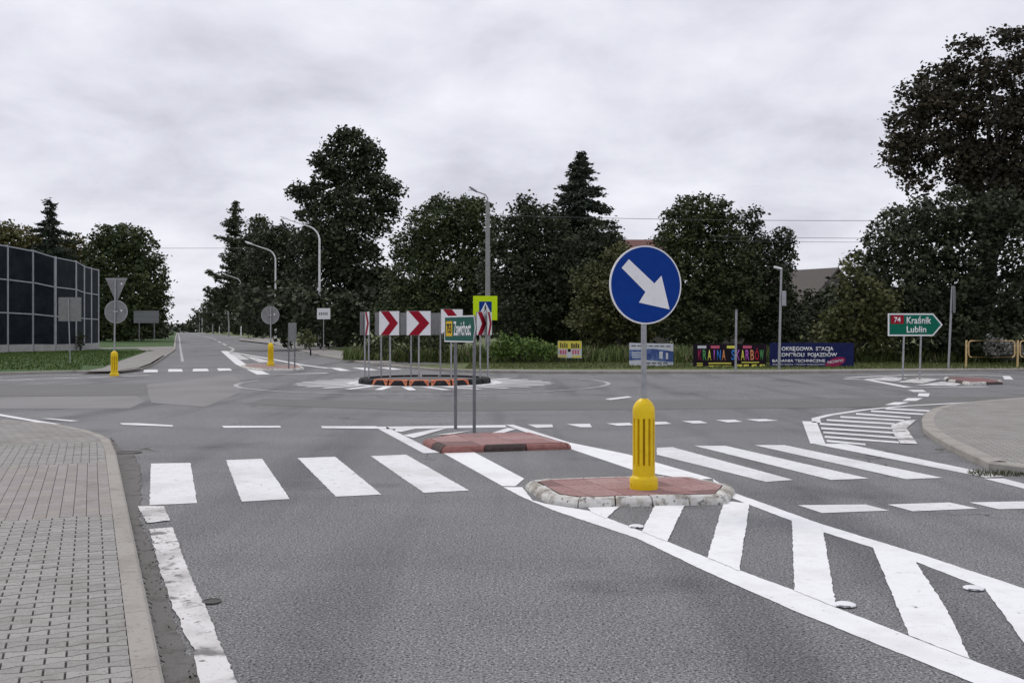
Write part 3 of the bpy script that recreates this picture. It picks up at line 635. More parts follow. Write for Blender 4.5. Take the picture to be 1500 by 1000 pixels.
for k in range(5):                                  # orange tops of the front blocks, with points hanging over the joints
    a0, a1 = -90+(k-2.5)*18+1, -90+(k-1.5)*18-1; b = MB(); vs_ = []
    P = lambda r_, a, z_: (r_*math.cos(R(a)), r_*math.sin(R(a)), z_)
    am = (a0+a1)/2; top = [P(1.86,a0,.200),P(1.86,am,.200),P(1.86,a1,.200),P(2.10,a1,.186),P(2.07,am,.190),P(2.10,a0,.186)]
    n = 6; b.add(top+[(x_,y_,z_-.014) for x_,y_,z_ in top], [tuple(range(n)), tuple(range(2*n-1,n-1,-1))]+[(i,(i+1)%n,n+(i+1)%n,n+i) for i in range(n)])
    for sa, sb in ((a0,a0+4.6),(a1,a1-4.6)):
        tri = [P(2.105,sa,.185),P(2.165,sa,.02),P(2.165,sa+(sb-sa)*.25,.02),P(2.105,sb,.185)]
        tri2 = [P(math.hypot(x_,y_)-.03, math.degrees(math.atan2(y_,x_)), z_) for x_,y_,z_ in tri]
        b.add(tri+tri2, [(0,1,2,3),(7,6,5,4),(0,4,5,1),(1,5,6,2),(2,6,7,3),(3,7,4,0)])
    b.build('orange_cover', 'orange', ci)

# green town sign behind second island
p1 = Vector(G(666, 628)); p2 = Vector(G(689, 634))
q0 = Vector((X(651,p1.y+.3), p1.y+.3)); q1 = Vector((X(697,p2.y-.15), p2.y-.15)); d = q1-q0
gs = empty('town_sign', (p1.x, p1.y, 0), math.atan2(d.y, d.x), 'green arrow sign to Zawichost with yellow number box on two grey posts', 'road sign')
inv2 = lambda p: Vector(((p-p1).dot(d.normalized()), (p-p1).dot(Vector((-d.y,d.x)).normalized())))
a0, a1 = inv2(q0), inv2(q1); zt, zb = Z(463, q0.y), Z(500.5, q0.y)
y0 = a0.y
Lw = a1.x-a0.x
outl = [(a0.x,zb),(a1.x-.10,zb),(a1.x,(zt+zb)/2+.02),(a1.x-.07,zt),(a0.x,zt)]
pn = MB().prism(outl, y0, y0+.025).build('sign_panel', 'backplate', gs)
MB().prism([(a+(.004 if a < 0 else -.004), b) for a, b in outl], y0-.002, y0-.0005).build('white_border', 'sign_white', pn)
i_ = .024
MB().prism([(a0.x+i_*1.3,zb+i_),(a1.x-.105,zb+i_),(a1.x-.035,(zt+zb)/2+.02),(a1.x-.082,zt-i_),(a0.x+i_*1.3,zt-i_)], y0-.004, y0-.0025).build('green_field', 'sign_green_faded', pn)
hh = zt-zb
MB().box(a0.x+Lw*.06, a0.x+Lw*.27, y0-.006, y0-.0045, zb+hh*.22, zb+hh*.80).build('number_box', 'amber', pn)
lettering('755', (a0.x+Lw*.085, zb+hh*.33, a0.x+Lw*.245, zb+hh*.70), y0-.0075, 'black', pn, bold=.03)
lettering('Zawichost', (a0.x+Lw*.315, zb+hh*.24, a0.x+Lw*.86, zb+hh*.78), y0-.006, 'sign_white', pn, bold=.02)
for p in (p1, p2):
    l_ = inv2(p); MB().tube([(l_.x, y0+.055, 0),(l_.x, y0+.055, zt-.05)], .028, 14).build('post', 'galv_dark', gs, True)

# green Krasnik / Lublin sign
def px_panel(u0, v0, u1, v1, y): return X(u0,y), Z(v1,y), X(u1,y), Z(v0,y)
gy = G(1322,556)[1]; gx = X(1340, gy)
gs = empty('town_sign', (gx, gy, 0), 0, 'green arrow sign reading Kraśnik and Lublin with red 74 box', 'road sign')
x0, z0, x1, z1 = px_panel(1300,459,1380,492,gy); x0 -= gx; x1 -= gx; zm = (z0+z1)/2; tp = .33
pn = MB().prism([(x0,z0),(x1-tp,z0),(x1,zm),(x1-tp,z1),(x0,z1)], -.05, -.03).build('sign_panel', 'sign_white', gs)
MB().prism([(x0+.05,z0+.05),(x1-tp-.02,z0+.05),(x1-.06,zm),(x1-tp-.02,z1-.05),(x0+.05,z1-.05)], -.053, -.0505).build('green_field', 'sign_green', pn)
W_, H_ = x1-x0, z1-z0
MB().box(x0+W_*.05, x0+W_*.29, -.056, -.0535, z0+H_*.54, z1-.06).build('number_box', 'sign_red', pn)
lettering('74', (x0+W_*.11, z0+H_*.60, x0+W_*.23, z0+H_*.84), -.057, 'sign_white', pn, bold=.03)
lettering('Kraśnik', (x0+W_*.34, z0+H_*.54, x0+W_*.79, z0+H_*.88), -.055, 'sign_white', pn, bold=.02)
lettering('Lublin', (x0+W_*.34, z0+H_*.15, x0+W_*.70, z0+H_*.44), -.055, 'sign_white', pn, bold=.02)
for u, uu in ((1322,1325),(1347,1350)): MB().tube([(X(u,gy)-gx,0,-.05),(X(uu,gy)-gx,0,z1-.1)], .032, 12).build('post', 'galv', gs, True)

# pedestrian crossing sign on the concrete lamp column
def lamp(root, pole, arm, head, m, headm, arm_r=.05):
    MB().tube(pole[0], pole[1], 14).build('column', m, root, True)
    if arm: MB().tube(arm, arm_r, 10).build('arm', m, root, True)
    a, b = Vector(head[0]), Vector(head[1]); t = (b-a).normalized(); mb = MB()
    n = t.cross(Vector((0,0,1))).normalized(); up = n.cross(t); vs_ = []; wdt = head[2]
    for f, ww, hh_ in ((0,.35,.5),(.25,.85,.9),(.6,1,1),(.9,.8,.8),(1,.45,.4)):
        c = a.lerp(b, f)
        for sx, sz in ((-1,-.25),(-.8,.5),(0,.75),(.8,.5),(1,-.25)): vs_.append(c+n*sx*ww*wdt*.5+up*sz*hh_*wdt*.45)
    k = 5; fs = [tuple(range(k-1,-1,-1)), tuple(range(4*k,5*k))]
    for i in range(4): fs += [(i*k+j, i*k+(j+1)%k, (i+1)*k+(j+1)%k, (i+1)*k+j) for j in range(k)]
    h = mb.add(vs_, fs).build('lamp_head', headm, root, True)
    c = a.lerp(b, .55); MB().slab([(c.x+t.x*p*.28+n.x*q*wdt*.3, c.y+t.y*p*.28+n.y*q*wdt*.3) for p, q in ((-1,-1),(1,-1),(1,1),(-1,1))], c.z-wdt*.18, c.z-wdt*.10).build('lens', 'sign_white', h)
ly = 53; lx = X(714.5, ly); lt = Z(298, ly)
lc = empty('street_lamp', (lx, ly, .1), 0, 'concrete column street lamp behind the centre island with a single short arm', 'street lamp')
lamp(lc, ([(0,0,-.1),(0,0,lt-.1)], [.155,.105]), [(0,0,lt-.3),(0,0,lt+.15),(-.12,0,lt+.35),(-.75,0,Z(279,ly)-.1)], ((-.55,0,Z(282,ly)-.1),(-.98,0,Z(274,ly)-.1),.24), 'pole_conc', 'galv_dark', .035)
cs_ = empty('crossing_sign', (lx, ly-.2, .1), 0, 'blue pedestrian crossing sign on a bright yellow-green board fixed to the concrete column', 'road sign')
x0, z0, x1, z1 = px_panel(693,433.5,728.5,469,ly-.2); x0 -= lx; x1 -= lx; z0 -= .1; z1 -= .1
bd = MB().box(x0, x1, -.02, 0, z0, z1).build('backing_board', 'fluo', cs_, bevel=.01)
cx_ = (x0+x1)/2+.01; hw = (x1-x0)*.26; zc = (z0+z1)/2+.02
bf = MB().box(cx_-hw, cx_+hw, -.026, -.021, zc-hw, zc+hw).build('blue_field', 'sign_blue', bd)
MB().prism([(cx_-hw*.85,zc-hw*.8),(cx_+hw*.85,zc-hw*.8),(cx_,zc+hw*.9)], -.029, -.0265).build('white_triangle', 'sign_white', bf)
fig = MB(); w_ = hw
for a, b, r_ in (((0,.25),(0,-.15),.075),((0,-.1),(.22,-.65),.06),((0,-.1),(-.22,-.65),.06),((0,.2),(.2,-.08),.04),((0,.2),(-.18,-.1),.04)):
    A_, B_ = Vector(a), Vector(b); t_ = (B_-A_).normalized(); n_ = Vector((-t_.y,t_.x))*r_
    fig.prism([(cx_+p.x*w_, zc+p.y*w_) for p in (A_+n_, B_+n_, B_-n_, A_-n_)], -.0305-rnd.uniform(0,.002), -.0295)
fig.prism(disc(.09*w_,0,0,zc+.36*w_,16,cx_), -.031, -.0295)
fig.build('walking_figure', 'black', bf)
for dz in (.3,.75): MB().box(-.16,.16,.0,.06,z0+dz*(z1-z0),z0+dz*(z1-z0)+.05).build('clamp','galv_dark',cs_)

# tall painted lamps along the straight road
LG = 'street lamps along the straight road'
def road_lamp(scale=1):
    root = empty('street_lamp', (0,0,0), 0, 'x', 'street lamp', LG)
    H0 = 11.3
    pts = [(0,0,-.1),(0,0,4.0),(0,0,9.3)]; rad = [.12,.10,.085]
    for k in range(1,8):
        t = R(k*10); pts.append((-1.3*(1-math.cos(t)), 0, 9.3+1.3*math.sin(t))); rad.append(.08-.003*k)
    pts.append((-2.75,0,11.15)); rad.append(.045)
    lamp(root, (pts, rad), None, ((-2.65,0,11.10),(-3.45,0,11.42),.34), 'lamp_white', 'lamp_white')
    MB().box(-.02,.02,-.128,-.10,.8,1.25).build('service_door', 'galv_dark', root)
    return root
rl = road_lamp()
lamps = [(468,88,'nearest tall curved lamp, beside the white plate sign'), (403.5,116,'second curved lamp along the straight road, behind the grey round sign back'), (353,186,'third curved lamp along the straight road, in front of the ragged pine'),
         (321.5,275,'fourth lamp along the straight road, thin against the trees'), (303,340,'fifth lamp along the straight road, thin against the sky'), (296,430,'sixth small lamp far down the straight road'), (283,640,'tiny lamp farthest down the straight road')]
for k, (u, yy, lb) in enumerate(lamps):
    o = rl if k == 0 else copy_tree(rl)
    o['label'] = lb; o.location = (X(u,yy), yy, gz(yy)+.08); o.rotation_euler = (0,0,R(0 if k else -4))
# telegraph poles
for k, (u, yy, vt, lb) in enumerate([(335,190,455,'short crooked wooden pole between the third and fourth lamps'), (311.5,300,432,'dark wooden utility pole between the fourth and fifth lamps'), (292,470,462,'far dark wooden utility pole beyond the fifth lamp'), (278,700,474,'farthest wooden utility pole near the road end')]):
    zt = Z(vt, yy)-gz(yy); up = empty('utility_pole', (X(u,yy), yy, gz(yy)), 0, lb, 'utility pole', 'wooden poles beside the straight road')
    MB().tube([(0,0,-.1),(.03,0,zt*.5),(-.15 if k == 0 else 0,0,zt)], [.16,.13,.10], 10).build('pole', 'pole_conc', up, True)
    MB().box(-.7,.7,-.06,.06,zt-.7,zt-.58).build('crossarm', 'bark', up)
    for sx in (-.6,0,.6): MB().tube([(sx,0,zt-.58),(sx,0,zt-.38)], .05, 8).build('insulator', 'sign_white', up)

# signs seen from behind
def back_sign(name, label, u, vb, ztop_v, plates, leanu=0, zoff=.1, pr=.03, group=None, rz=0, m='galv'):
    x, y = G(u, vb, zoff); r = empty(name, (x, y, gz(y)+zoff), rz, label, 'road sign', group)
    z_ = lambda v: Z(v, y)-gz(y)-zoff
    post(r, z_(ztop_v), X(u+leanu,y)-x, 0, pr, m, lean=X(u+leanu,y)-x)
    for pl in plates:
        if pl[0] == 'rect':
            _, a, b, c, d_ = pl; x0, x1, zb, zt = X(a,y)-x, X(c,y)-x, z_(d_), z_(b)
            p = MB().box(x0, x1, -.075, -.055, zb, zt).build('sign_plate', 'backplate', r, bevel=.005)
            for q in (.12,.88): MB().box(x0+.02, x1-.02, -.054, -.03, zb+(zt-zb)*q-.025, zb+(zt-zb)*q+.025).build('rail', 'galv_dark', p)
            p.location.y = .11 if False else 0
        elif pl[0] == 'disc':
            _, a, b, rad = pl; cx, cz, rd = X(a,y)-x, z_(b), rad*y/F
            p = MB().prism(disc(rd,0,0,cz,40,cx), .04, .055).build('sign_plate', 'backplate', r)
            MB().add(*ringgeo(cx, cz, rd, rd*.93, .036, .0395)).build('rim', 'galv', p)
            MB().prism(disc(.035,0,0,cz+rd*.1,12,cx+rd*.45), .034, .0395).build('bolt_or_glint', 'sign_white', p)  # white disc painted as a bright spot of light on the plate
            MB().box(cx-.09,cx+.09,-.035,.038,cz-.03,cz+.03).build('clamp', 'galv', p)
        elif pl[0] == 'tri':
            _, a, b, c, d_ = pl; x0, x1, zt, zb = X(a,y)-x, X(c,y)-x, z_(b), z_(d_); xm = (x0+x1)/2
            p = MB().prism([(x0,zt),(xm-.03,zb),(xm+.03,zb),(x1,zt)], .04, .055).build('sign_plate', 'backplate', r)
            MB().box(x0+.02,x1-.02,.036,.0395,zt-.05,zt-.02).build('rim', 'galv', p)
            MB().prism(disc(.035,0,0,zt-.22,12,xm+.2), .034, .0395).build('bolt_or_glint', 'sign_white', p)  # bright light spot on the triangle, made as a white disc
    return r, x, y
def ringgeo(cx, cz, r1, r0, y0, y1, n=40):
    v, f = [], []
    for k in range(n):
        c, s_ = math.cos(2*math.pi*k/n), math.sin(2*math.pi*k/n)
        v += [(cx+r1*c,y0,cz+r1*s_),(cx+r0*c,y0,cz+r0*s_),(cx+r0*c,y1,cz+r0*s_),(cx+r1*c,y1,cz+r1*s_)]
    for k in range(n):
        a, b = 4*k, 4*((k+1)%n)
        f += [(a,b,b+1,a+1),(a+1,b+1,b+2,a+2),(a+2,b+2,b+3,a+3),(a+3,b+3,b,a)]
    return v, f
# left: plate
rt, x, y = back_sign('plate_sign', 'grey back of a square sign in front of the noise barrier', 103, 532, 437, [('rect',85,435.5,118.5,470.5)], leanu=-3)
for c in rt.children:
    if c.name.startswith('sign_plate'): c.location.y = .11; 
# left: triangle + disc
back_sign('give_way_sign', 'inverted triangle above a round plate, both seen from behind, over the left yellow bollard', 167, 550, 408, [('tri',153.5,407,186,441),('disc',169.5,456.5,17)], leanu=2, zoff=.0)
def small_bollard(u, vb, vt, label, z0):
    x, y = G(u, vb, z0); o = empty('bollard', (x, y, z0), 0, label, 'bollard', 'yellow bollards on the islands')
    h = (vb-vt)*y/F; bollard(o, h, .128); return o
small_bollard(167.5, 551, 514, 'yellow bollard at the far left in front of the grass', .0)
MB().slab([(G(167.5,551)[0]+.28*math.cos(R(30*k)), G(167.5,551)[1]+.28*math.sin(R(30*k))) for k in range(12)], .0, .03) and None
small_bollard(396.5, 535.5, 502, 'yellow bollard on the far middle island', .1)
back_sign('round_sign', 'round grey sign back above the far middle bollard', 396.5, 535, 449, [('disc',395.5,461.5,13.3)], zoff=.1)
# narrow edge-on sign with two posts
x, y = G(424, 543, .0); r = empty('direction_sign', (x, y, .08), R(64), 'narrow grey edge-on sign on two posts beside the far middle island', 'road sign')
MB().box(-.05,.45,-.02,.0,Z(500,y)-.08,Z(472.5,y)-.08).build('sign_panel', 'backplate', r, bevel=.005)
for px_ in (.0,.40): MB().tube([(px_,.035,-.05),(px_,.035,Z(473,y)-.08)], .03, 10).build('post', 'galv_dark', r, True)
# white plate sign by lamp
x, y = G(474, 514, .1); r = empty('plate_sign', (x, y, .1), 0, 'small white plate sign beside the nearest curved lamp', 'road sign')
p = MB().box(X(464.5,y)-x, X(484,y)-x, -.06,-.04, Z(467.5,y)-.1, Z(451.5,y)-.1).build('sign_plate', 'sign_white', r, bevel=.01)
for q in range(5): xx = X(467.5+2.7*q,y)-x; MB().box(xx, xx+.09, -.064,-.0605, Z(461.5,y)-.1, Z(457.5,y)-.1).build('dark_mark', 'galv_dark', p)
post(r, Z(452,y)-.1, 0, 0, .035, 'galv')
# far panel left
x, y = G(222, 500, .1); r = empty('large_sign', (x, y, gz(y)+.1), 0, 'wide dark grey back of a road sign under the left trees', 'road sign')
zz_ = lambda v: Z(v,y)-gz(y)-.1
p = MB().box(X(196,y)-x, X(233,y)-x, -.06,-.03, zz_(473), zz_(455)).build('sign_panel', 'galv_dark', r)
for q in (.3,.7): zc_ = zz_(473)+(zz_(455)-zz_(473))*q; MB().box(X(197,y)-x, X(232,y)-x, -.075,-.0605, zc_-.04, zc_+.04).build('rail', 'backplate', p)
for u in (204,226): MB().tube([(X(u,y)-x,.0,-.1),(X(u,y)-x,.0,zz_(456))], .06, 10).build('post', 'galv_dark', r, True)
# right grey edge-on sign
x, y = G(1389, 540, .1); r = empty('plate_sign', (x, y, .1), R(62), 'tall narrow grey sign back on a leaning post left of the yellow railing', 'road sign')
z_ = lambda v: Z(v,y)-.1
lx_ = X(1395,y)-x
MB().tube([(0,0,-.1),(lx_*math.cos(R(62)),-lx_*math.sin(R(62)),z_(419))], .045, 12).build('post', 'galv', r, True)
p = MB().box(-.15,.62,-.18,-.15,z_(458),z_(418.5)).build('sign_plate', 'backplate', r, bevel=.01); p.location = (lx_*math.cos(R(62))*.9,-lx_*math.sin(R(62))*.9+.1,0)
MB().box(-.08,.55,-.20,-.181,z_(455),z_(424)).build('dark_panel', 'galv_dark', p)
# two thin columns by the banners
x, y = G(1141, 541, .1); r = empty('post', (x,y,.1), 0, 'tall thin grey post with a small box in front of the navy banner', 'post')
MB().tube([(0,0,-.1),(X(1144.5,y)-X(1141,y),0,Z(395,y)-.1)], [.055,.045], 12).build('column', 'galv', r, True)
MB().box(.1,.28,-.09,.09,Z(448,y)-.1,Z(426,y)-.1).build('control_box', 'galv', r, bevel=.01)
MB().tube([(.12,0,Z(394,y)-.1),(-.2,0,Z(391,y)-.1)], .05, 8).build('cap', 'lamp_white', r, True)
x, y = G(1077.5, 543, .1); r = empty('post', (x,y,.1), 0, 'shorter thin grey post in front of the black banner', 'post')
MB().tube([(0,0,-.1),(.03,0,Z(455,y)-.1)], .045, 12).build('column', 'galv', r, True)
MB().tube([(.03,0,Z(455,y)-.1),(.03,0,Z(453,y)-.1)], .055, 12).build('cap', 'galv_dark', r, True)

# road studs
def stud(u, v, label):
    x, y = G(u, v); b = empty('road_stud', (x, y, .008), R(-20), label, 'road stud', 'reflective studs along the hatched lines')
    MB().lathe([(.066,0),(.064,.006),(.05,.012),(.02,.015)], 20).build('housing', 'sign_white', b, True)
    MB().box(-.035,.035,-.064,-.052,.002,.009).build('reflector', 'galv', b)
stud(932, 772, 'small white road stud near the near island'); stud(1238, 887, 'white road stud by the fourth diagonal bar'); stud(1426, 863, 'white road stud against the right hand line')
# drain and valve covers
def cover(u, v, r, label, depth=True):
    x, y = G(u, v); b = empty('manhole_cover', (x, y, .006), 0, label, 'drain cover')
    MB().lathe([(r*1.18,0),(r*1.18,.008),(r,.008),(r,.002)], 32).build('frame', 'gutter', b, True)
    MB().slab([(r*.97*math.cos(R(12*k)), r*.97*math.sin(R(12*k))) for k in range(30)], .0, .0045).build('lid', 'iron', b)
cover(187, 663, .16, 'dark sunken drain by the corner of the near left kerb'); cover(310, 882, .05, 'tiny round valve cover in the lane beside the edge line'); cover(925, 773, .05, 'tiny round cap by the near stud') if False else None

# ================================================================== RAILING
yr = 44.2; pts_u = [1415, 1490.5, 1566]
fr = empty('pedestrian_railing', (X(1415,yr), yr, .1), 0, 'faded yellow tube railing with rounded panels at the right edge', 'railing')
bx = X(1415,yr); zr = lambda v: Z(v,yr)-.1
for u in pts_u: MB().tube([(X(u,yr)-bx,0,-.1),(X(u,yr)-bx+.02,0,zr(498))], .042, 12).build('post', 'rail_yellow', fr, True)
for a, b in zip(pts_u, pts_u[1:]):
    xa, xb = X(a+4,yr)-bx, X(b-4,yr)-bx; zt, zb = zr(499), zr(523); c = .13; loop = []
    for cx, cz, t0 in ((xb-c,zt-c,0),(xa+c,zt-c,90),(xa+c,zb+c,180),(xb-c,zb+c,270)):
        loop += [(cx+c*math.cos(R(t0+q*22.5)),0,cz+c*math.sin(R(t0+q*22.5))) for q in range(5)]
    MB().tube(loop+[loop[0]], .028, 10, False).build('frame', 'rail_yellow', fr, True)
    for zq in (.3,.7):
        for xx, sg in ((xa,-1),(xb,1)): MB().tube([(xx,0,zb+(zt-zb)*zq),(xx+sg*.12,0,zb+(zt-zb)*zq)], .015, 8).build('bracket', 'rail_yellow', fr)

# ================================================================== BANNERS
def banner(u0, v0, u1, v1, y, m, label, sk=0, leg_m='bark'):
    x0, z0, x1, z1 = px_panel(u0,v0,u1,v1,y); cx = (x0+x1)/2
    r = empty('banner', (cx, y, .1), 0, label, 'banner'); b = MB(); n = 16; wv = .03
    vs_, f = [], []
    for th in (0, .012):
        for j in range(2):
            for i in range(n+1):
                xx = x0-cx+(x1-x0)*i/n; vs_.append((xx, -.06+th, (z1 if j else z0)-.1+sk*i/n))
    k = n+1
    for i in range(n):
        f += [(i,i+1,k+i+1,k+i),(2*k+i+1,2*k+i,3*k+i,3*k+i+1),(i,2*k+i,2*k+i+1,i+1),(k+i,k+i+1,3*k+i+1,3*k+i)]
    f += [(0,k,3*k,2*k),(n,2*k+n,3*k+n,k+n)]
    c = b.add(vs_, f).build('sheet', m, r)
    for q in (.06,.5,.94): MB().box(x0-cx+(x1-x0)*q-.035, x0-cx+(x1-x0)*q+.035, -.03,.04,-.2,z1-.1+.03+sk*q).build('stake', leg_m, r)
    def B(a, bb, cc, dd): return (x0-cx+(x1-x0)*a, z0-.1+(z1-z0)*bb, x0-cx+(x1-x0)*cc, z0-.1+(z1-z0)*dd)
    return r, c, B
def rectp(c, B, box, m, name='patch', y=-.064, t=.003):
    x0,z0,x1,z1 = B(*box); MB().box(x0,x1,y-t,y,z0,z1).build(name, m, c)
r, c, B = banner(817,499,852,523.5,50,'banner_white','small yellow and white advertising board on a stake in the weeds', sk=-.03)
rectp(c,B,(.01,.52,.99,.99),'banner_yellow'); rectp(c,B,(.01,.02,.38,.14),'banner_yellow'); rectp(c,B,(.6,.0,.98,.12),'banner_yellow'); rectp(c,B,(.42,.34,.54,.52),'black')
for k in range(4): rectp(c,B,(.10+k*.085,.58,.15+k*.085,.88-.05*(k%2)),'bark','lettering',-.068)
for k in range(4): rectp(c,B,(.56+k*.09,.56,.62+k*.09,.86-.05*(k%2)),'bark','lettering',-.068)
for k in range(3): rectp(c,B,(.09+k*.1,.2,.16+k*.1,.46),'pink','lettering',-.0645)
for k in range(3): rectp(c,B,(.6+k*.11,.2,.67+k*.11,.46),'pink','lettering',-.0645)
r, c, B = banner(921.5,502,986,535,46,'banner_white','white banner with a wavy blue picture band, behind the blue arrow sign post', sk=-.04)
for k in range(1):
    x0,z0,x1,z1 = B(0,.22,1,.66); up = [];lo = []
    for i in range(13):
        t = i/12; up.append((x0+(x1-x0)*t, z1+(.12*math.sin(t*math.pi) if t > .3 else 0.05)*(.8)-.04*t)); lo.append((x0+(x1-x0)*t, z0+.04*math.sin(t*5)-.03*t))
    MB().prism(lo+up[::-1], -.067, -.064).build('blue_band', 'banner_blue', c)
for k in range(3): rectp(c,B,(.06,.34+.1*k,.34,.39+.1*k),'banner_white','lettering',-.068)
for k in range(4): rectp(c,B,(.38+.13*k,.07,.48+.13*k,.14),'galv_dark','lettering',-.064)
for k in range(7): rectp(c,B,(.05+.13*k,.84-.004*k,.15+.13*k,.90-.004*k),'galv_dark','lettering',-.064)
rectp(c,B,(.68,.3,.76,.62),'banner_white','picture',-.068); rectp(c,B,(.83,.28,.88,.56),'banner_white','picture',-.068)
r, c, B = banner(1015,503.5,1122,540,45,'banner_black','black banner with rainbow coloured lettering KRAINA SKARBÓW')
cc_ = ['magenta','lgreen','lyellow','lpurple','lblue','lorange',None,'lblue','lpurple','lyellow','lpurple','lorange','lred','lgreen']
x0,z0,x1,z1 = B(.06,.34,.97,.76); tx = 'KRAINA SKARBÓW'; wi = (x1-x0)/14
for k, chh in enumerate(tx):
    if chh != ' ':
        lettering(chh, (x0+wi*k+wi*(.1 if chh != 'I' else .4), z0, x0+wi*(k+.9 if chh != 'I' else k+.6), z1 if chh != 'Ó' else z1+.08), -.066, cc_[k], c, bold=.02)
for a, m_, q in ((.06,'banner_white',0),(.24,'pink',1),(.46,'lyellow',2),(.68,'pink',3)): rectp(c,B,(a,.82,a+.12,.93),m_,'small_emblem',-.064)
rectp(c,B,(.05,.2,.13,.24),'lyellow','lettering'); rectp(c,B,(.05,.12,.13,.16),'lyellow','lettering'); rectp(c,B,(.05,.04,.17,.08),'lyellow','lettering')
rectp(c,B,(.21,.20,.52,.25),'lyellow','lettering'); rectp(c,B,(.21,.07,.52,.14),'lyellow','lettering'); rectp(c,B,(.66,.24,.90,.28),'lyellow','lettering')
for a in (.60,.69,.80,.91): rectp(c,B,(a,.06,a+.07,.18),'lyellow','lettering')
r, c, B = banner(1127,502,1250,541,45,'navy','navy banner reading OKRĘGOWA STACJA KONTROLI POJAZDÓW')
lettering('OKRĘGOWA  STACJA', B(.14,.66,.76,.86), -.066, 'sign_white', c, bold=.03)
lettering('KONTROLI  POJAZDÓW', B(.10,.44,.80,.66), -.066, 'sign_white', c, bold=.03)
lettering('BADANIA TECHNICZNE', B(.03,.27,.66,.38), -.066, 'sign_white', c, bold=.03)
lettering('WSZYSTKICH TYPÓW POJAZDÓW', B(.03,.14,.66,.23), -.066, 'banner_white', c, bold=.02)
rectp(c,B,(.02,.0,.40,.10),'orange','red_strip',-.064)
x0,z0,x1,z1 = B(.66,.10,.90,.44); cx, cz = (x0+x1)/2, (z0+z1)/2
MB().prism([(cx+(x1-x0)/2*math.cos(R(k*15)), cz+(z1-z0)/2*math.sin(R(k*15))+.12*math.cos(R(k*15))) for k in range(24)], -.068, -.065).build('red_burst', 'magenta', c)
lettering('NOWY!', (x0+.1,z0+.12,x1-.1,z1-.14), -.070, 'banner_white', c, bold=.03, slant=.12)

# ================================================================== NOISE BARRIER
nb_px = [(-75,518,344),(-30,516,353),(10.6,514.2,360),(48,513.2,367),(80.6,512.6,376.5),(110.6,511.2,382.5),(122.5,510.2,389.5),(133,509.3,392.5),(143.5,508.4,395.5)]
nodes = []
yy0 = 84
for k, (u, vb, vt) in enumerate(nb_px):
    y = G(u, vb+2, .1)[1]; nodes.append((X(u,y), y, gz(y), Z(vt,y)))
nbx, nby = nodes[2][0], nodes[2][1]
nb = empty('noise_barrier', (nbx, nby, 0), 0, 'tall dark noise barrier with pale steel posts and concrete plinth at the left edge', 'noise barrier')
for k, (x, y, g, zt) in enumerate(nodes):
    MB().box(x-nbx-.07, x-nbx+.07, y-nby-.12, y-nby+.12, g-.3, zt+.05).build('post', 'barrier_steel', nb)
for k in range(len(nodes)-1):
    (xa,ya,ga,za), (xb,yb_,gb,zb) = nodes[k], nodes[k+1]
    def quad(f0, f1, th, name, m, off=0):
        la = [ga+.1+(za-ga-.1)*f for f in (f0,f1)]; lb = [gb+.1+(zb-gb-.1)*f for f in (f0,f1)]
        dx, dy = xb-xa, yb_-ya; l = math.hypot(dx,dy); nx, ny = -dy/l, dx/l
        e0 = .08/l; A0 = (xa+dx*e0-nbx, ya+dy*e0-nby); B0 = (xb-dx*e0-nbx, yb_-dy*e0-nby); vs_ = []
        for s_ in (-th+off, th+off):
            vs_ += [(A0[0]+nx*s_,A0[1]+ny*s_,la[0]),(B0[0]+nx*s_,B0[1]+ny*s_,lb[0]),(B0[0]+nx*s_,B0[1]+ny*s_,lb[1]),(A0[0]+nx*s_,A0[1]+ny*s_,la[1])]
        MB().add(vs_, [(0,1,2,3),(7,6,5,4),(0,4,5,1),(1,5,6,2),(2,6,7,3),(3,7,4,0)]).build(name, m, nb)
    quad(-.05,.075,.10,'plinth','plinth')
    for a, b in ((.075,.366),(.378,.676),(.688,.988)): quad(a,b,.04,'panel','panel')
    for a, b in ((.366,.378),(.676,.688),(.988,1.0)): quad(a,b,.08,'rail','barrier_steel')
# small pale marker post at the barrier end
x, y = G(143, 507.5, .1); mp = empty('marker_post', (x+.3, y-1, gz(y)+.1), 0, 'short pale marker post at the far end of the noise barrier', 'post')
MB().tube([(0,0,-.1),(0,0,2.4)], .07, 10).build('column', 'sign_white', mp, True); MB().tube([(0,0,2.4),(0,0,2.5)], [.08,.03], 10).build('cap', 'galv', mp, True)

# ================================================================== HOUSES
def house(name, label, y, ul, ur, vr, ve, depth, roofm, wallm='wall', gable_right=True):
    """ridge roughly parallel to x"""
    xa, xb = X(ul,y), X(ur,y); zr_, ze = Z(vr,y), Z(ve,y); r = empty(name, (xa, y, 0), 0, label, 'house')
    W = xb-xa
    wl = MB().slab([(.2,.2),(W-.2,.2),(W-.2,depth-.2),(.2,depth-.2)], 0, ze).build('wall', wallm, r)
    for q in (.25,.6): MB().box(W*q, W*q+1.0, .16,.199, ze-1.9, ze-.7).build('window', 'glass', r)
    rf = MB().prism([(-.0,0),(0,0.001)], 0, 1) if False else MB()
    rf.add([(-.3,-.3,ze-.15),(W+.3,-.3,ze-.15),(W+.3,depth/2,zr_),(-.3,depth/2,zr_),(W+.3,depth+.3,ze-.15),(-.3,depth+.3,ze-.15)],
           [(0,1,2,3),(3,2,4,5),(0,3,5),(1,4,2),(0,5,4,1)])
    o = rf.build('roof', roofm, r)
    return r
house('red_roof_house', 'house with a red tiled roof half hidden behind the spruce and bushes', 100, 905, 985, 345, 372, 9, 'roof_red')
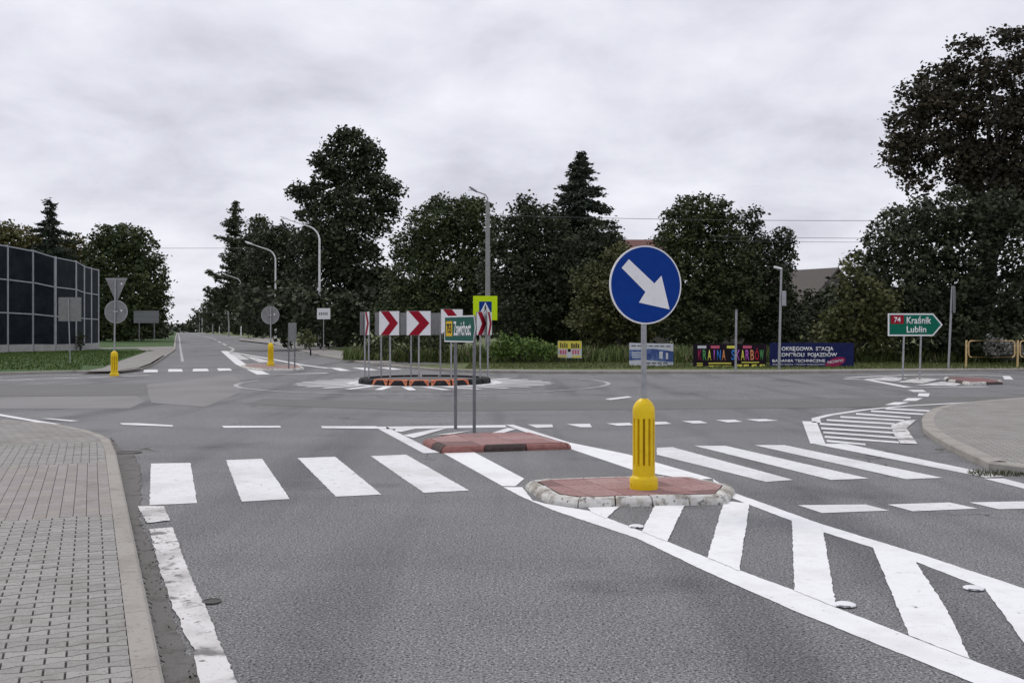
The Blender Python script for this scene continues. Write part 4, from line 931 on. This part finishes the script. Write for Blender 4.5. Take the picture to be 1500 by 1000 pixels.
# grey gabled house: ridge runs away from the viewer so its gable faces us
y = 92; xa, xm, xb = X(1158,y), X(1222,y), X(1290,y); zr_, ze = Z(392,y), Z(440,y)
hs = empty('gabled_house', (xm, y, 0), R(35), 'dim grey gabled house between the middle trees and the big right tree', 'house')
hw_ = xm-xa
MB().add([(-hw_,0,0),(hw_,0,0),(hw_,0,ze),(0,0,zr_-.25),(-hw_,0,ze),(-hw_,11,0),(hw_,11,0),(hw_,11,ze),(0,11,zr_-.25),(-hw_,11,ze)],
         [(0,1,2,3,4),(9,8,7,6,5),(0,4,9,5),(1,6,7,2),(0,5,6,1)]).build('wall', 'wall', hs)
for sx in (-1,1):
    a = (sx*(hw_+.5), ze-.45); MB().add([(0,-.5,zr_),(a[0],-.5,a[1]),(a[0],11.5,a[1]),(0,11.5,zr_),(0,-.5,zr_-.2),(a[0],-.5,a[1]-.2),(a[0],11.5,a[1]-.2),(0,11.5,zr_-.2)],
      [(0,1,2,3),(7,6,5,4),(0,4,5,1),(1,5,6,2),(2,6,7,3),(3,7,4,0)]).build('roof', 'roof_grey', hs)
MB().box(-.6,.6,-.05,-.01,ze-.3,ze+.9).build('window', 'glass', hs)

# ================================================================== TREES
npr = np.random.RandomState(3)
def quad_mesh(name, C, A_, B_, cols, m, parent=None):
    n = len(C); co = np.empty((n,4,3), np.float32)
    co[:,0] = C-A_; co[:,1] = C+B_*.55-A_*.1; co[:,2] = C+A_; co[:,3] = C-B_*.55-A_*.1
    me = bpy.data.meshes.new(name); me.vertices.add(n*4); me.vertices.foreach_set('co', co.ravel())
    me.loops.add(n*4); me.loops.foreach_set('vertex_index', np.arange(n*4, dtype=np.int32))
    me.polygons.add(n); me.polygons.foreach_set('loop_start', np.arange(0, n*4, 4, dtype=np.int32)); me.polygons.foreach_set('loop_total', np.full(n, 4, dtype=np.int32))
    me.update(calc_edges=True)
    a = me.color_attributes.new('col', 'FLOAT_COLOR', 'POINT'); cc = np.ones((n,4,4), np.float32); cc[:,:,:3] = cols[:,None,:]
    a.data.foreach_set('color', cc.ravel()); me.materials.append(M[m])
    o = bpy.data.objects.new(name, me); col.objects.link(o)
    if parent: o.parent = parent
    return o
def rand_dirs(n):
    v = npr.normal(size=(n,3)); return v/np.linalg.norm(v, axis=1)[:,None]
def leaf_axes(n, size, flat=.5):
    d = rand_dirs(n); d[:,2] *= flat; d /= np.linalg.norm(d,axis=1)[:,None]
    e = np.cross(d, rand_dirs(n)); e /= np.maximum(1e-6, np.linalg.norm(e,axis=1))[:,None]
    s_ = size*npr.uniform(.6,1.3,(n,1)); return d*s_*.6, e*s_*.75
PAL = {'dark': ((.030,.038,.021),(.068,.080,.040)), 'green': ((.034,.050,.020),(.088,.108,.042)), 'olive': ((.055,.064,.024),(.125,.128,.048)), 'yellow': ((.075,.08,.026),(.15,.13,.05)),
       'rust': ((.026,.028,.018),(.075,.060,.036)), 'conifer': ((.026,.036,.026),(.058,.072,.045)), 'grey': ((.14,.14,.13),(.25,.25,.23)), 'lush': ((.075,.13,.026),(.16,.23,.055))}
def blob_leaves(blobs, D, pal, leaf, dens, zsq=1.0, depthf=1.0, lo=.55):
    Cs, As, Bs, Ks = [], [], [], []
    p0, p1 = map(np.array, PAL[pal])
    for bl in blobs:
        u, v, ru, rv = bl[:4]; dd = bl[4] if len(bl) > 4 else 1.0; off = bl[5] if len(bl) > 5 else npr.uniform(-.25,.25)
        rx, rz = ru*D/F, rv*D/F; ry = rx*.95*depthf; c = np.array([X(u,D), D+off*rx*2, Z(v,D)])
        area = 4*math.pi*((rx*rz)**1.6/3+(rx*ry)**1.6/3+(ry*rz)**1.6/3)**(1/1.6)
        cr = leaf*2.1; ncl = max(6, int(area/(cr*cr)*dens*dd*.85))
        d = rand_dirs(ncl); d[:,1] -= .25; d /= np.linalg.norm(d,axis=1)[:,None]
        rad = np.where(npr.rand(ncl) < .75, npr.uniform(.78,1.04,ncl), npr.uniform(lo*.6,.85,ncl))
        bump = 1+.16*np.sin(d[:,0]*5+u)*np.cos(d[:,2]*6+v)
        cc = c+d*np.array([rx,ry,rz])*(rad*bump)[:,None]
        cc[:,2] = np.maximum(cc[:,2], .25+npr.rand(ncl)*.4)
        m = 16; n = ncl*m
        tint = npr.rand(ncl)**1.3
        P = np.repeat(cc, m, 0)+npr.normal(size=(n,3))*np.array([cr*.48,cr*.48,cr*.34])
        a, b = leaf_axes(n, leaf)
        t = np.clip(np.repeat(tint, m)+npr.normal(size=n)*.15, 0, 1)[:,None]
        Cs.append(P); As.append(a); Bs.append(b); Ks.append(p0*(1-t)+p1*t)
    return np.concatenate(Cs), np.concatenate(As), np.concatenate(Bs), np.concatenate(Ks).astype(np.float32)
def trunk_mb(base, tops, r):
    mb = MB(); b = Vector(base); 
    cx = sum(t[0] for t in tops)/len(tops); mid = Vector((b.x*.6+cx*.4, b.y, b.z+(min(t[2] for t in tops)-b.z)*.55))
    mb.tube([b-Vector((0,0,.3)), b+Vector((0,0,.4)), mid], [r*1.4, r, r*.75], 10)
    for t in tops:
        t = Vector(t); k = mid.lerp(t, .5)+Vector((rnd.uniform(-.3,.3), rnd.uniform(-.3,.3), rnd.uniform(0,.4)))
        mb.tube([mid, k, t], [r*.6, r*.32, r*.08], 7)
        for _ in range(3):
            e_ = t+Vector((rnd.uniform(-1,1), rnd.uniform(-1,1), rnd.uniform(-.6,.2)))*r*4; mb.tube([k, e_], [r*.2, r*.05], 5)
    return mb
def tree(name, label, D, ub, blobs, pal, leaf=.27, dens=1.0, r=.3, cat='tree', group=None):
    if 52 <= D < 80: leaf *= .8
    root = empty(name, (X(ub,D), D, gz(D)), 0, label, cat, group)
    P, a, b, k = blob_leaves(blobs, D, pal, leaf, dens); P = P-np.array([X(ub,D), D, gz(D)])
    quad_mesh('crown', P, a, b, k, 'leaf', root)
    tops = [(X(bl[0],D)-X(ub,D), rnd.uniform(-.3,.3), Z(bl[1],D)-gz(D)) for bl in (sorted(blobs, key=lambda q: -q[3])[:8])]
    trunk_mb((0,0,0), tops, r).build('trunk', 'bark', root, True)
    return root
def conifer(name, label, D, u, vt, halfw, pal='conifer', tiers=26, leaf=.3, vb=500, up=0, ragged=.3, lean=0, bare=.0):
    root = empty(name, (X(u,D), D, gz(D)), 0, label, 'tree')
    H_ = Z(vt,D)-gz(D); Rm = halfw*D/F; P, A_, B_, K = [], [], [], []; p0, p1 = map(np.array, PAL[pal]); tb = MB()
    tb.tube([(0,0,-.3),(lean*.5,0,H_*.5),(lean,0,H_)], [.28,.17,.03], 10)
    for i in range(tiers):
        f = (i+rnd.random()*.6)/tiers; z = H_*(1-f*(1-.06)); rad = Rm*(f**.72)*rnd.uniform(1-ragged,1.08)+.15
        nb_ = int(6+5*f)
        for j in range(nb_):
            if rnd.random() < bare: continue
            t = rnd.uniform(0,2*math.pi); rr_ = rad*rnd.uniform(.6,1.1); ln = max(3, int(rr_/leaf*2.6))
            for q in range(ln):
                s_ = (q+.5)/ln; n = 5
                c = np.array([lean*z/H_+math.cos(t)*rr_*s_, math.sin(t)*rr_*s_, z+up*rr_*s_*s_-(.28-up)*rr_*s_+.12*rr_*s_**3])
                PP = c+npr.normal(size=(n,3))*np.array([.16,.16,.09])*(leaf/.3)*(1.3-s_*.6)
                d = np.array([math.cos(t),math.sin(t),-.2])+npr.normal(size=(n,3))*.45; d /= np.linalg.norm(d,axis=1)[:,None]
                e_ = np.cross(d, rand_dirs(n)); e_ /= np.linalg.norm(e_,axis=1)[:,None]
                P.append(PP); A_.append(d*leaf*.65); B_.append(e_*leaf*.42)
                tt = np.clip(npr.rand()*.8+npr.rand(n)*.3,0,1)[:,None]; K.append(p0*(1-tt)+p1*tt)
            if j % 3 == 0: tb.tube([(lean*z/H_,0,z),(lean*z/H_+math.cos(t)*rr_*.85, math.sin(t)*rr_*.85, z-(.25-up)*rr_*.8)], [.05,.015], 5)
    quad_mesh('crown', np.concatenate(P), np.concatenate(A_), np.concatenate(B_), np.concatenate(K).astype(np.float32), 'leaf', root)
    tb.build('trunk', 'bark', root, True); return root
BT = 'broadleaved trees behind the roundabout'
tree('tall_tree', 'tallest dark tree standing between the curved lamp and the centre island', 98, 507,
     [(508,200,18,14),(522,212,26,18),(488,216,18,14),(543,220,16,15),(540,240,22,16),(470,238,14,12),(500,240,34,20),(520,262,34,24),(478,262,24,18),(552,268,22,12),(446,280,22,11),(434,284,11,8),(574,276,16,10),(466,292,24,16),(560,296,26,14),(520,300,44,30),(572,316,14,12),(480,318,34,26),(548,330,26,18),(452,312,14,10),(520,350,36,34),(472,348,34,22),(440,356,18,14),(543,366,14,14),(486,372,44,36),(520,400,48,48),(470,420,48,48),(540,430,44,44),(500,465,62,44),(582,282,9,7),(552,440,34,30),(573,412,16,12)], 'dark', .33, .95, .42, group=BT)
tree('bushy_tree', 'round bushy tree left of the concrete lamp column', 76, 650,
     [(660,318,44,30),(632,335,36,30),(692,325,36,32),(606,360,32,28),(650,370,60,42),(700,372,40,44),(618,405,46,40),(668,425,60,50),(710,435,40,60),(600,445,36,36),(575,465,30,32),(640,475,66,34),(690,300,22,12),(584,372,12,12),(640,305,16,10)], 'green', .25, .8, .3, group=BT)
tree('bushy_tree', 'dark broad tree between the concrete column and the spruce', 68, 775,
     [(775,330,36,30),(750,350,38,34),(800,335,34,34),(745,400,46,46),(790,395,52,48),(835,400,50,60),(760,455,56,44),(820,460,60,44),(770,300,16,12),(880,350,30,32),(893,395,26,46)], 'dark', .25, .9, .3, group=BT)
conifer('spruce_tree', 'pointed dark spruce rising above the middle of the tree line', 74, 850, 225, 138, leaf=.30, tiers=58, ragged=.5)
tree('shrub_tree', 'lighter olive tree behind the blue arrow sign', 60, 905, [(893,440,46,42),(868,412,32,30),(920,405,36,34),(915,470,50,36),(872,472,40,34),(936,440,34,42),(958,400,24,36),(905,372,22,14)], 'olive', .23, .8, .2, group=BT)
tree('bushy_tree', 'three peaked broad tree right of the blue arrow sign', 66, 1030,
     [(1020,312,34,26),(1000,335,36,34),(1057,318,22,28),(1045,345,40,34),(985,375,34,42),(1025,390,54,48),(1075,390,36,46),(1000,435,46,44),(1060,440,56,50),(1020,475,70,34)], 'green', .24, .9, .3, group=BT)
tree('bushy_tree', 'narrow tree with two crowns beside the grey gabled house', 69, 1115,
     [(1106,322,16,16),(1098,352,28,26),(1115,380,34,34),(1144,350,18,18),(1148,378,18,26),(1105,430,46,48),(1136,430,22,44),(1120,475,50,34),(1158,484,22,22)], 'dark', .24, .9, .28, group=BT)
tree('giant_tree', 'largest tree at the right edge with a loose reddish top', 56, 1436,
     [(1405,78,30,18,.55),(1450,70,38,20,.5),(1500,78,40,28,.5),(1385,112,34,24,.95),(1430,115,44,30,1),(1485,120,44,36,.95),(1350,150,36,28,1),(1395,165,48,36,1.1),(1450,180,52,42,1.1),(1500,190,44,44,1.1),(1326,185,30,24,1),(1320,220,26,22,1),(1350,215,40,28,1.1),(1400,225,46,34,1.1),(1450,240,50,36,1.1),
      (1326,252,24,18,.8),(1350,270,26,18,.5),(1400,262,20,16,.6),(1450,275,46,34,1.1),(1510,270,50,50,1),(1540,180,50,90,.9),(1310,232,14,12,.8),(1336,130,18,14,.7)], 'rust', .27, .85, .6, group=BT)
tree('spreading_tree', 'spreading dark undertree below the giant right tree', 52, 1410,
     [(1340,318,50,26,.8),(1400,312,50,30),(1465,315,50,34),(1300,355,42,32,.8),(1350,370,58,40),(1425,365,64,46),(1500,370,50,60),(1275,395,32,28,.7),(1310,420,56,44),(1385,430,66,50),(1460,440,66,54),(1530,440,50,60),(1330,475,60,40),(1420,490,70,36),(1500,490,60,40)], 'dark', .25, .8, .4, group=BT)
tree('young_tree', 'greener young tree right of the gabled house', 50, 1245, [(1258,404,24,20,.6),(1256,430,26,28),(1274,440,36,34),(1236,470,28,28),(1262,480,46,32),(1215,490,26,24),(1250,382,12,12,.35),(1290,485,40,30)], 'olive', .2, .75, .15, group=BT)
tree('roadside_tree', 'dark tree behind the second curved lamp', 150, 425, [(420,350,30,20),(398,352,26,22),(435,375,34,36),(400,385,36,32),(425,420,42,42),(392,430,34,40),(420,465,44,30),(385,468,34,26)], 'dark', .36, .9, .35)
tree('roadside_tree', 'dark tree behind the third curved lamp', 235, 372, [(378,332,18,14),(386,350,20,22),(372,362,20,22),(375,392,30,30),(366,420,26,30),(378,445,32,34),(358,458,22,26),(366,470,36,20)], 'dark', .6, .9, .35)
conifer('pine_tree', 'ragged pine leaning over the straight road', 262, 345, 297, 66, leaf=.8, tiers=38, ragged=.85, up=.2, bare=.25, pal='dark')
tree('roadside_tree', 'low dark trees behind the fourth lamp', 340, 325, [(334,432,12,14),(326,448,16,18),(338,455,24,26),(316,470,16,16),(334,474,24,16)], 'dark', .85, .9, .3)
tree('roadside_tree', 'small dark tree behind the sixth lamp', 500, 302, [(306,452,10,14),(300,466,10,14),(308,476,12,9),(294,474,8,10)], 'dark', 1.0, .9, .3)
tree('roadside_tree', 'tiny tree near the end of the straight road', 560, 286, [(288,472,7,10),(282,479,7,6),(276,478,5,8)], 'dark', 1.3, .9, .3)
tree('distant_tree', 'farthest low tree right at the end of the road', 800, 258, [(258,480,7,4),(250,482,6,3),(266,481,6,3.5)], 'dark', 1.6, .9, .3)
tree('roadside_tree', 'large dark tree left of the straight road behind the triangle sign', 125, 185,
     [(165,350,30,20),(190,352,30,20),(205,372,28,26),(150,375,28,30),(180,395,44,38),(222,402,20,26),(230,432,18,26),(200,430,40,40),(160,440,44,44),(222,462,22,26),(190,470,48,30),(146,475,36,28),(238,428,8,10)], 'green', .36, .95, .4)
tree('background_tree', 'yellowing tree behind the left end of the noise barrier', 150, 22, [(0,345,24,18),(22,346,22,18),(44,354,22,18),(10,375,40,26),(-30,360,30,26),(30,420,60,50)], 'yellow', .42, .8, .3)
tree('background_tree', 'yellowing tree behind the noise barrier right of the spruce', 152, 105, [(92,364,20,14),(112,362,18,16),(124,372,20,16),(100,385,34,22),(66,366,24,16),(100,430,50,50)], 'yellow', .42, .8, .3)
conifer('spruce_tree', 'thin pointed spruce above the noise barrier', 145, 73, 293, 92, leaf=.5, tiers=40, ragged=.65, bare=.2)
tree('shrub', 'small dark narrow shrub at the foot of the noise barrier', 82, 118, [(117.5,497,3.5,7),(118.5,505,3.5,6)], 'dark', .15, 1.2, .05, cat='shrub')
tree('shrub', 'pale grey flowering shrub behind the yellow railing', 47, 1468, [(1468,512,24,10,1.4),(1455,502,14,8,1.1),(1482,518,14,7,1.3)], 'grey', .11, 1.0, .01, cat='shrub')
tree('shrub', 'bright green bush right of the crossing sign', 50, 752, [(745,505,20,16),(775,508,20,13),(730,512,14,12),(800,514,18,10)], 'lush', .14, .9, .05, cat='shrub')
tree('shrub', 'bright green bush behind the left chevron boards', 50, 600, [(585,482,24,20),(615,492,22,16),(560,505,18,14),(640,500,20,16)], 'green', .15, .8, .05, cat='shrub')
tree('shrub', 'dim shrub at the foot of the nearest curved lamp', 70, 455, [(452,494,11,13),(446,500,8,8)], 'olive', .2, .8, .05, cat='shrub')

# woodland behind everything, one dark mass
bl = []
for k in range(34):
    u = 380+k*36; bl.append((u, 455+rnd.uniform(-8,8), 34, 34+rnd.uniform(-4,6)))
P, a, b, k_ = blob_leaves(bl, 88, 'dark', .42, .75)
tag(quad_mesh('woodland', P, a, b, k_, 'leaf'), 'dark wood filling the gaps beneath the tree line', 'woodland', None, 'stuff')
bl = [(u, 492, 24, 12) for u in range(-60, 250, 26)]
P, a, b, k_ = blob_leaves(bl, 138, 'dark', .5, .8)
tag(quad_mesh('undergrowth', P, a, b, k_, 'leaf'), 'dark undergrowth beneath the left trees', 'undergrowth', None, 'stuff')
# far woods closing the horizon
bl = [(u, 479, 26, 6) for u in range(-200, 245, 22)]+[(u, 478, 26, 7) for u in range(300, 1700, 24)]
P, a, b, k_ = blob_leaves(bl, 600, 'dark', 2.2, .5)
tag(quad_mesh('distant_woodland', P, a, b, k_, 'leaf'), 'low distant woods along the horizon', 'woodland', None, 'stuff')

# weeds and grass
def tufts(name, n, xr_, yr_, hmin, hmax, wd, cols, label, cat, zbase=.1, keep=None):
    x = npr.uniform(*xr_, n); y = npr.uniform(*yr_, n)
    if keep is not None:
        m = np.array([keep(a_, b_) for a_, b_ in zip(x, y)]); x, y = x[m], y[m]; n = len(x)
    h = npr.uniform(hmin, hmax, n)*(.55+.45*np.sin(x*1.7+np.cos(y*2.1)*2)**2)
    an = npr.uniform(0, 2*math.pi, n); A_ = np.stack([np.cos(an)*h*.25, np.sin(an)*h*.25, h*.5], 1)
    bn = an+math.pi/2; B_ = np.stack([np.cos(bn)*wd, np.sin(bn)*wd, np.zeros(n)], 1)*npr.uniform(.6,1.5,(n,1))
    g = np.array([gz(v) for v in y]); C_ = np.stack([x, y, g+zbase+h*.5], 1)
    t = npr.rand(n,1); kk = np.array(cols[0])*(1-t)+np.array(cols[1])*t; alt = npr.rand(n) < .12; kk[alt] = cols[2]
    return tag(quad_mesh(name, C_, A_, B_, kk.astype(np.float32), 'grass'), label, cat, None, 'stuff')
tufts('grass', 60000, (-12,60), (42.6,50), .03, .13, .03, ((.065,.095,.025),(.13,.15,.05),(.2,.19,.1)), 'short rough grass behind the roundabout kerb', 'grass', keep=lambda a_, b_: a_ > -2 or b_ > 43-a_*1.1+6)
tufts('weeds', 60000, (-9,60), (50.6,57), .25, 1.0, .06, ((.06,.095,.026),(.13,.165,.052),(.22,.20,.12)), 'tall green and straw coloured weeds below the trees', 'weeds', keep=lambda a_, b_: a_ > -6 or b_ > 54)
_e = [G(150,539,.1), G(179,527.5,.1), G(215,515,.1)]; EY = [p[1] for p in _e]; EX = [p[0] for p in _e]
tufts('grass', 70000, (-62,-17), (41.2,80), .04, .13, .045, ((.045,.09,.018),(.10,.15,.035),(.15,.16,.06)), 'bright green grass in front of the noise barrier', 'grass', keep=lambda a_, b_: a_ < np.interp(b_, EY, EX)-.1 if b_ > 46 else a_ < X(120, b_))
# strays of grass in the right kerb corner
gx_, gy_ = G(1480, 694)
tufts('grass', 1500, (gx_-.5, gx_+1.6), (gy_-.25, gy_+.12), .02, .07, .008, ((.04,.05,.02),(.09,.09,.04),(.12,.1,.05)), 'thin grass growing along the right kerb', 'grass', zbase=0)
# leaf litter in the near gutter
n = 90; tt = npr.rand(n); gx0, gy0 = np.array(G(214,760)), np.array(G(262,1000))
Pn = gx0*(1-tt[:,None])+gy0*tt[:,None]+npr.normal(size=(n,2))*np.array([.04,.05]); 
a_, b_ = leaf_axes(n, .014, .15); P3 = np.concatenate([Pn, np.full((n,1), .014)], 1)
tag(quad_mesh('fallen_leaves', P3, a_, b_, npr.uniform(.03,.12,(n,1))*np.array([[1,.75,.5]]), 'leaf'), 'small dead leaves and grit lying in the near gutter', 'fallen leaves', None, 'stuff')

# ================================================================== OVERHEAD WIRES
def wire(pts_uv, y, r, label, sag=.4):
    a = Vector((X(pts_uv[0][0],y), y, Z(pts_uv[0][1],y))); b = Vector((X(pts_uv[1][0],y), y, Z(pts_uv[1][1],y)))
    p = [a.lerp(b, k/16)-Vector((0,0,sag*4*(k/16)*(1-k/16))) for k in range(17)]
    tag(MB().tube(p, r, 6).build('overhead_wire', 'wire'), label, 'wire', 'overhead wires')
wire(((716,315),(1330,323)), 53.4, .012, 'long thin wire running right from the concrete lamp column', .1)
wire(((1040,346),(1400,349)), 60, .012, 'lower thin wire across the gap above the gabled house', .05)
wire(((1020,352),(1400,354.5)), 61, .010, 'lowest faint wire just beneath the other one above the gabled house', .05)
wire(((-60,360),(420,363)), 170, .03, 'faint wire crossing the straight road high up', .2)
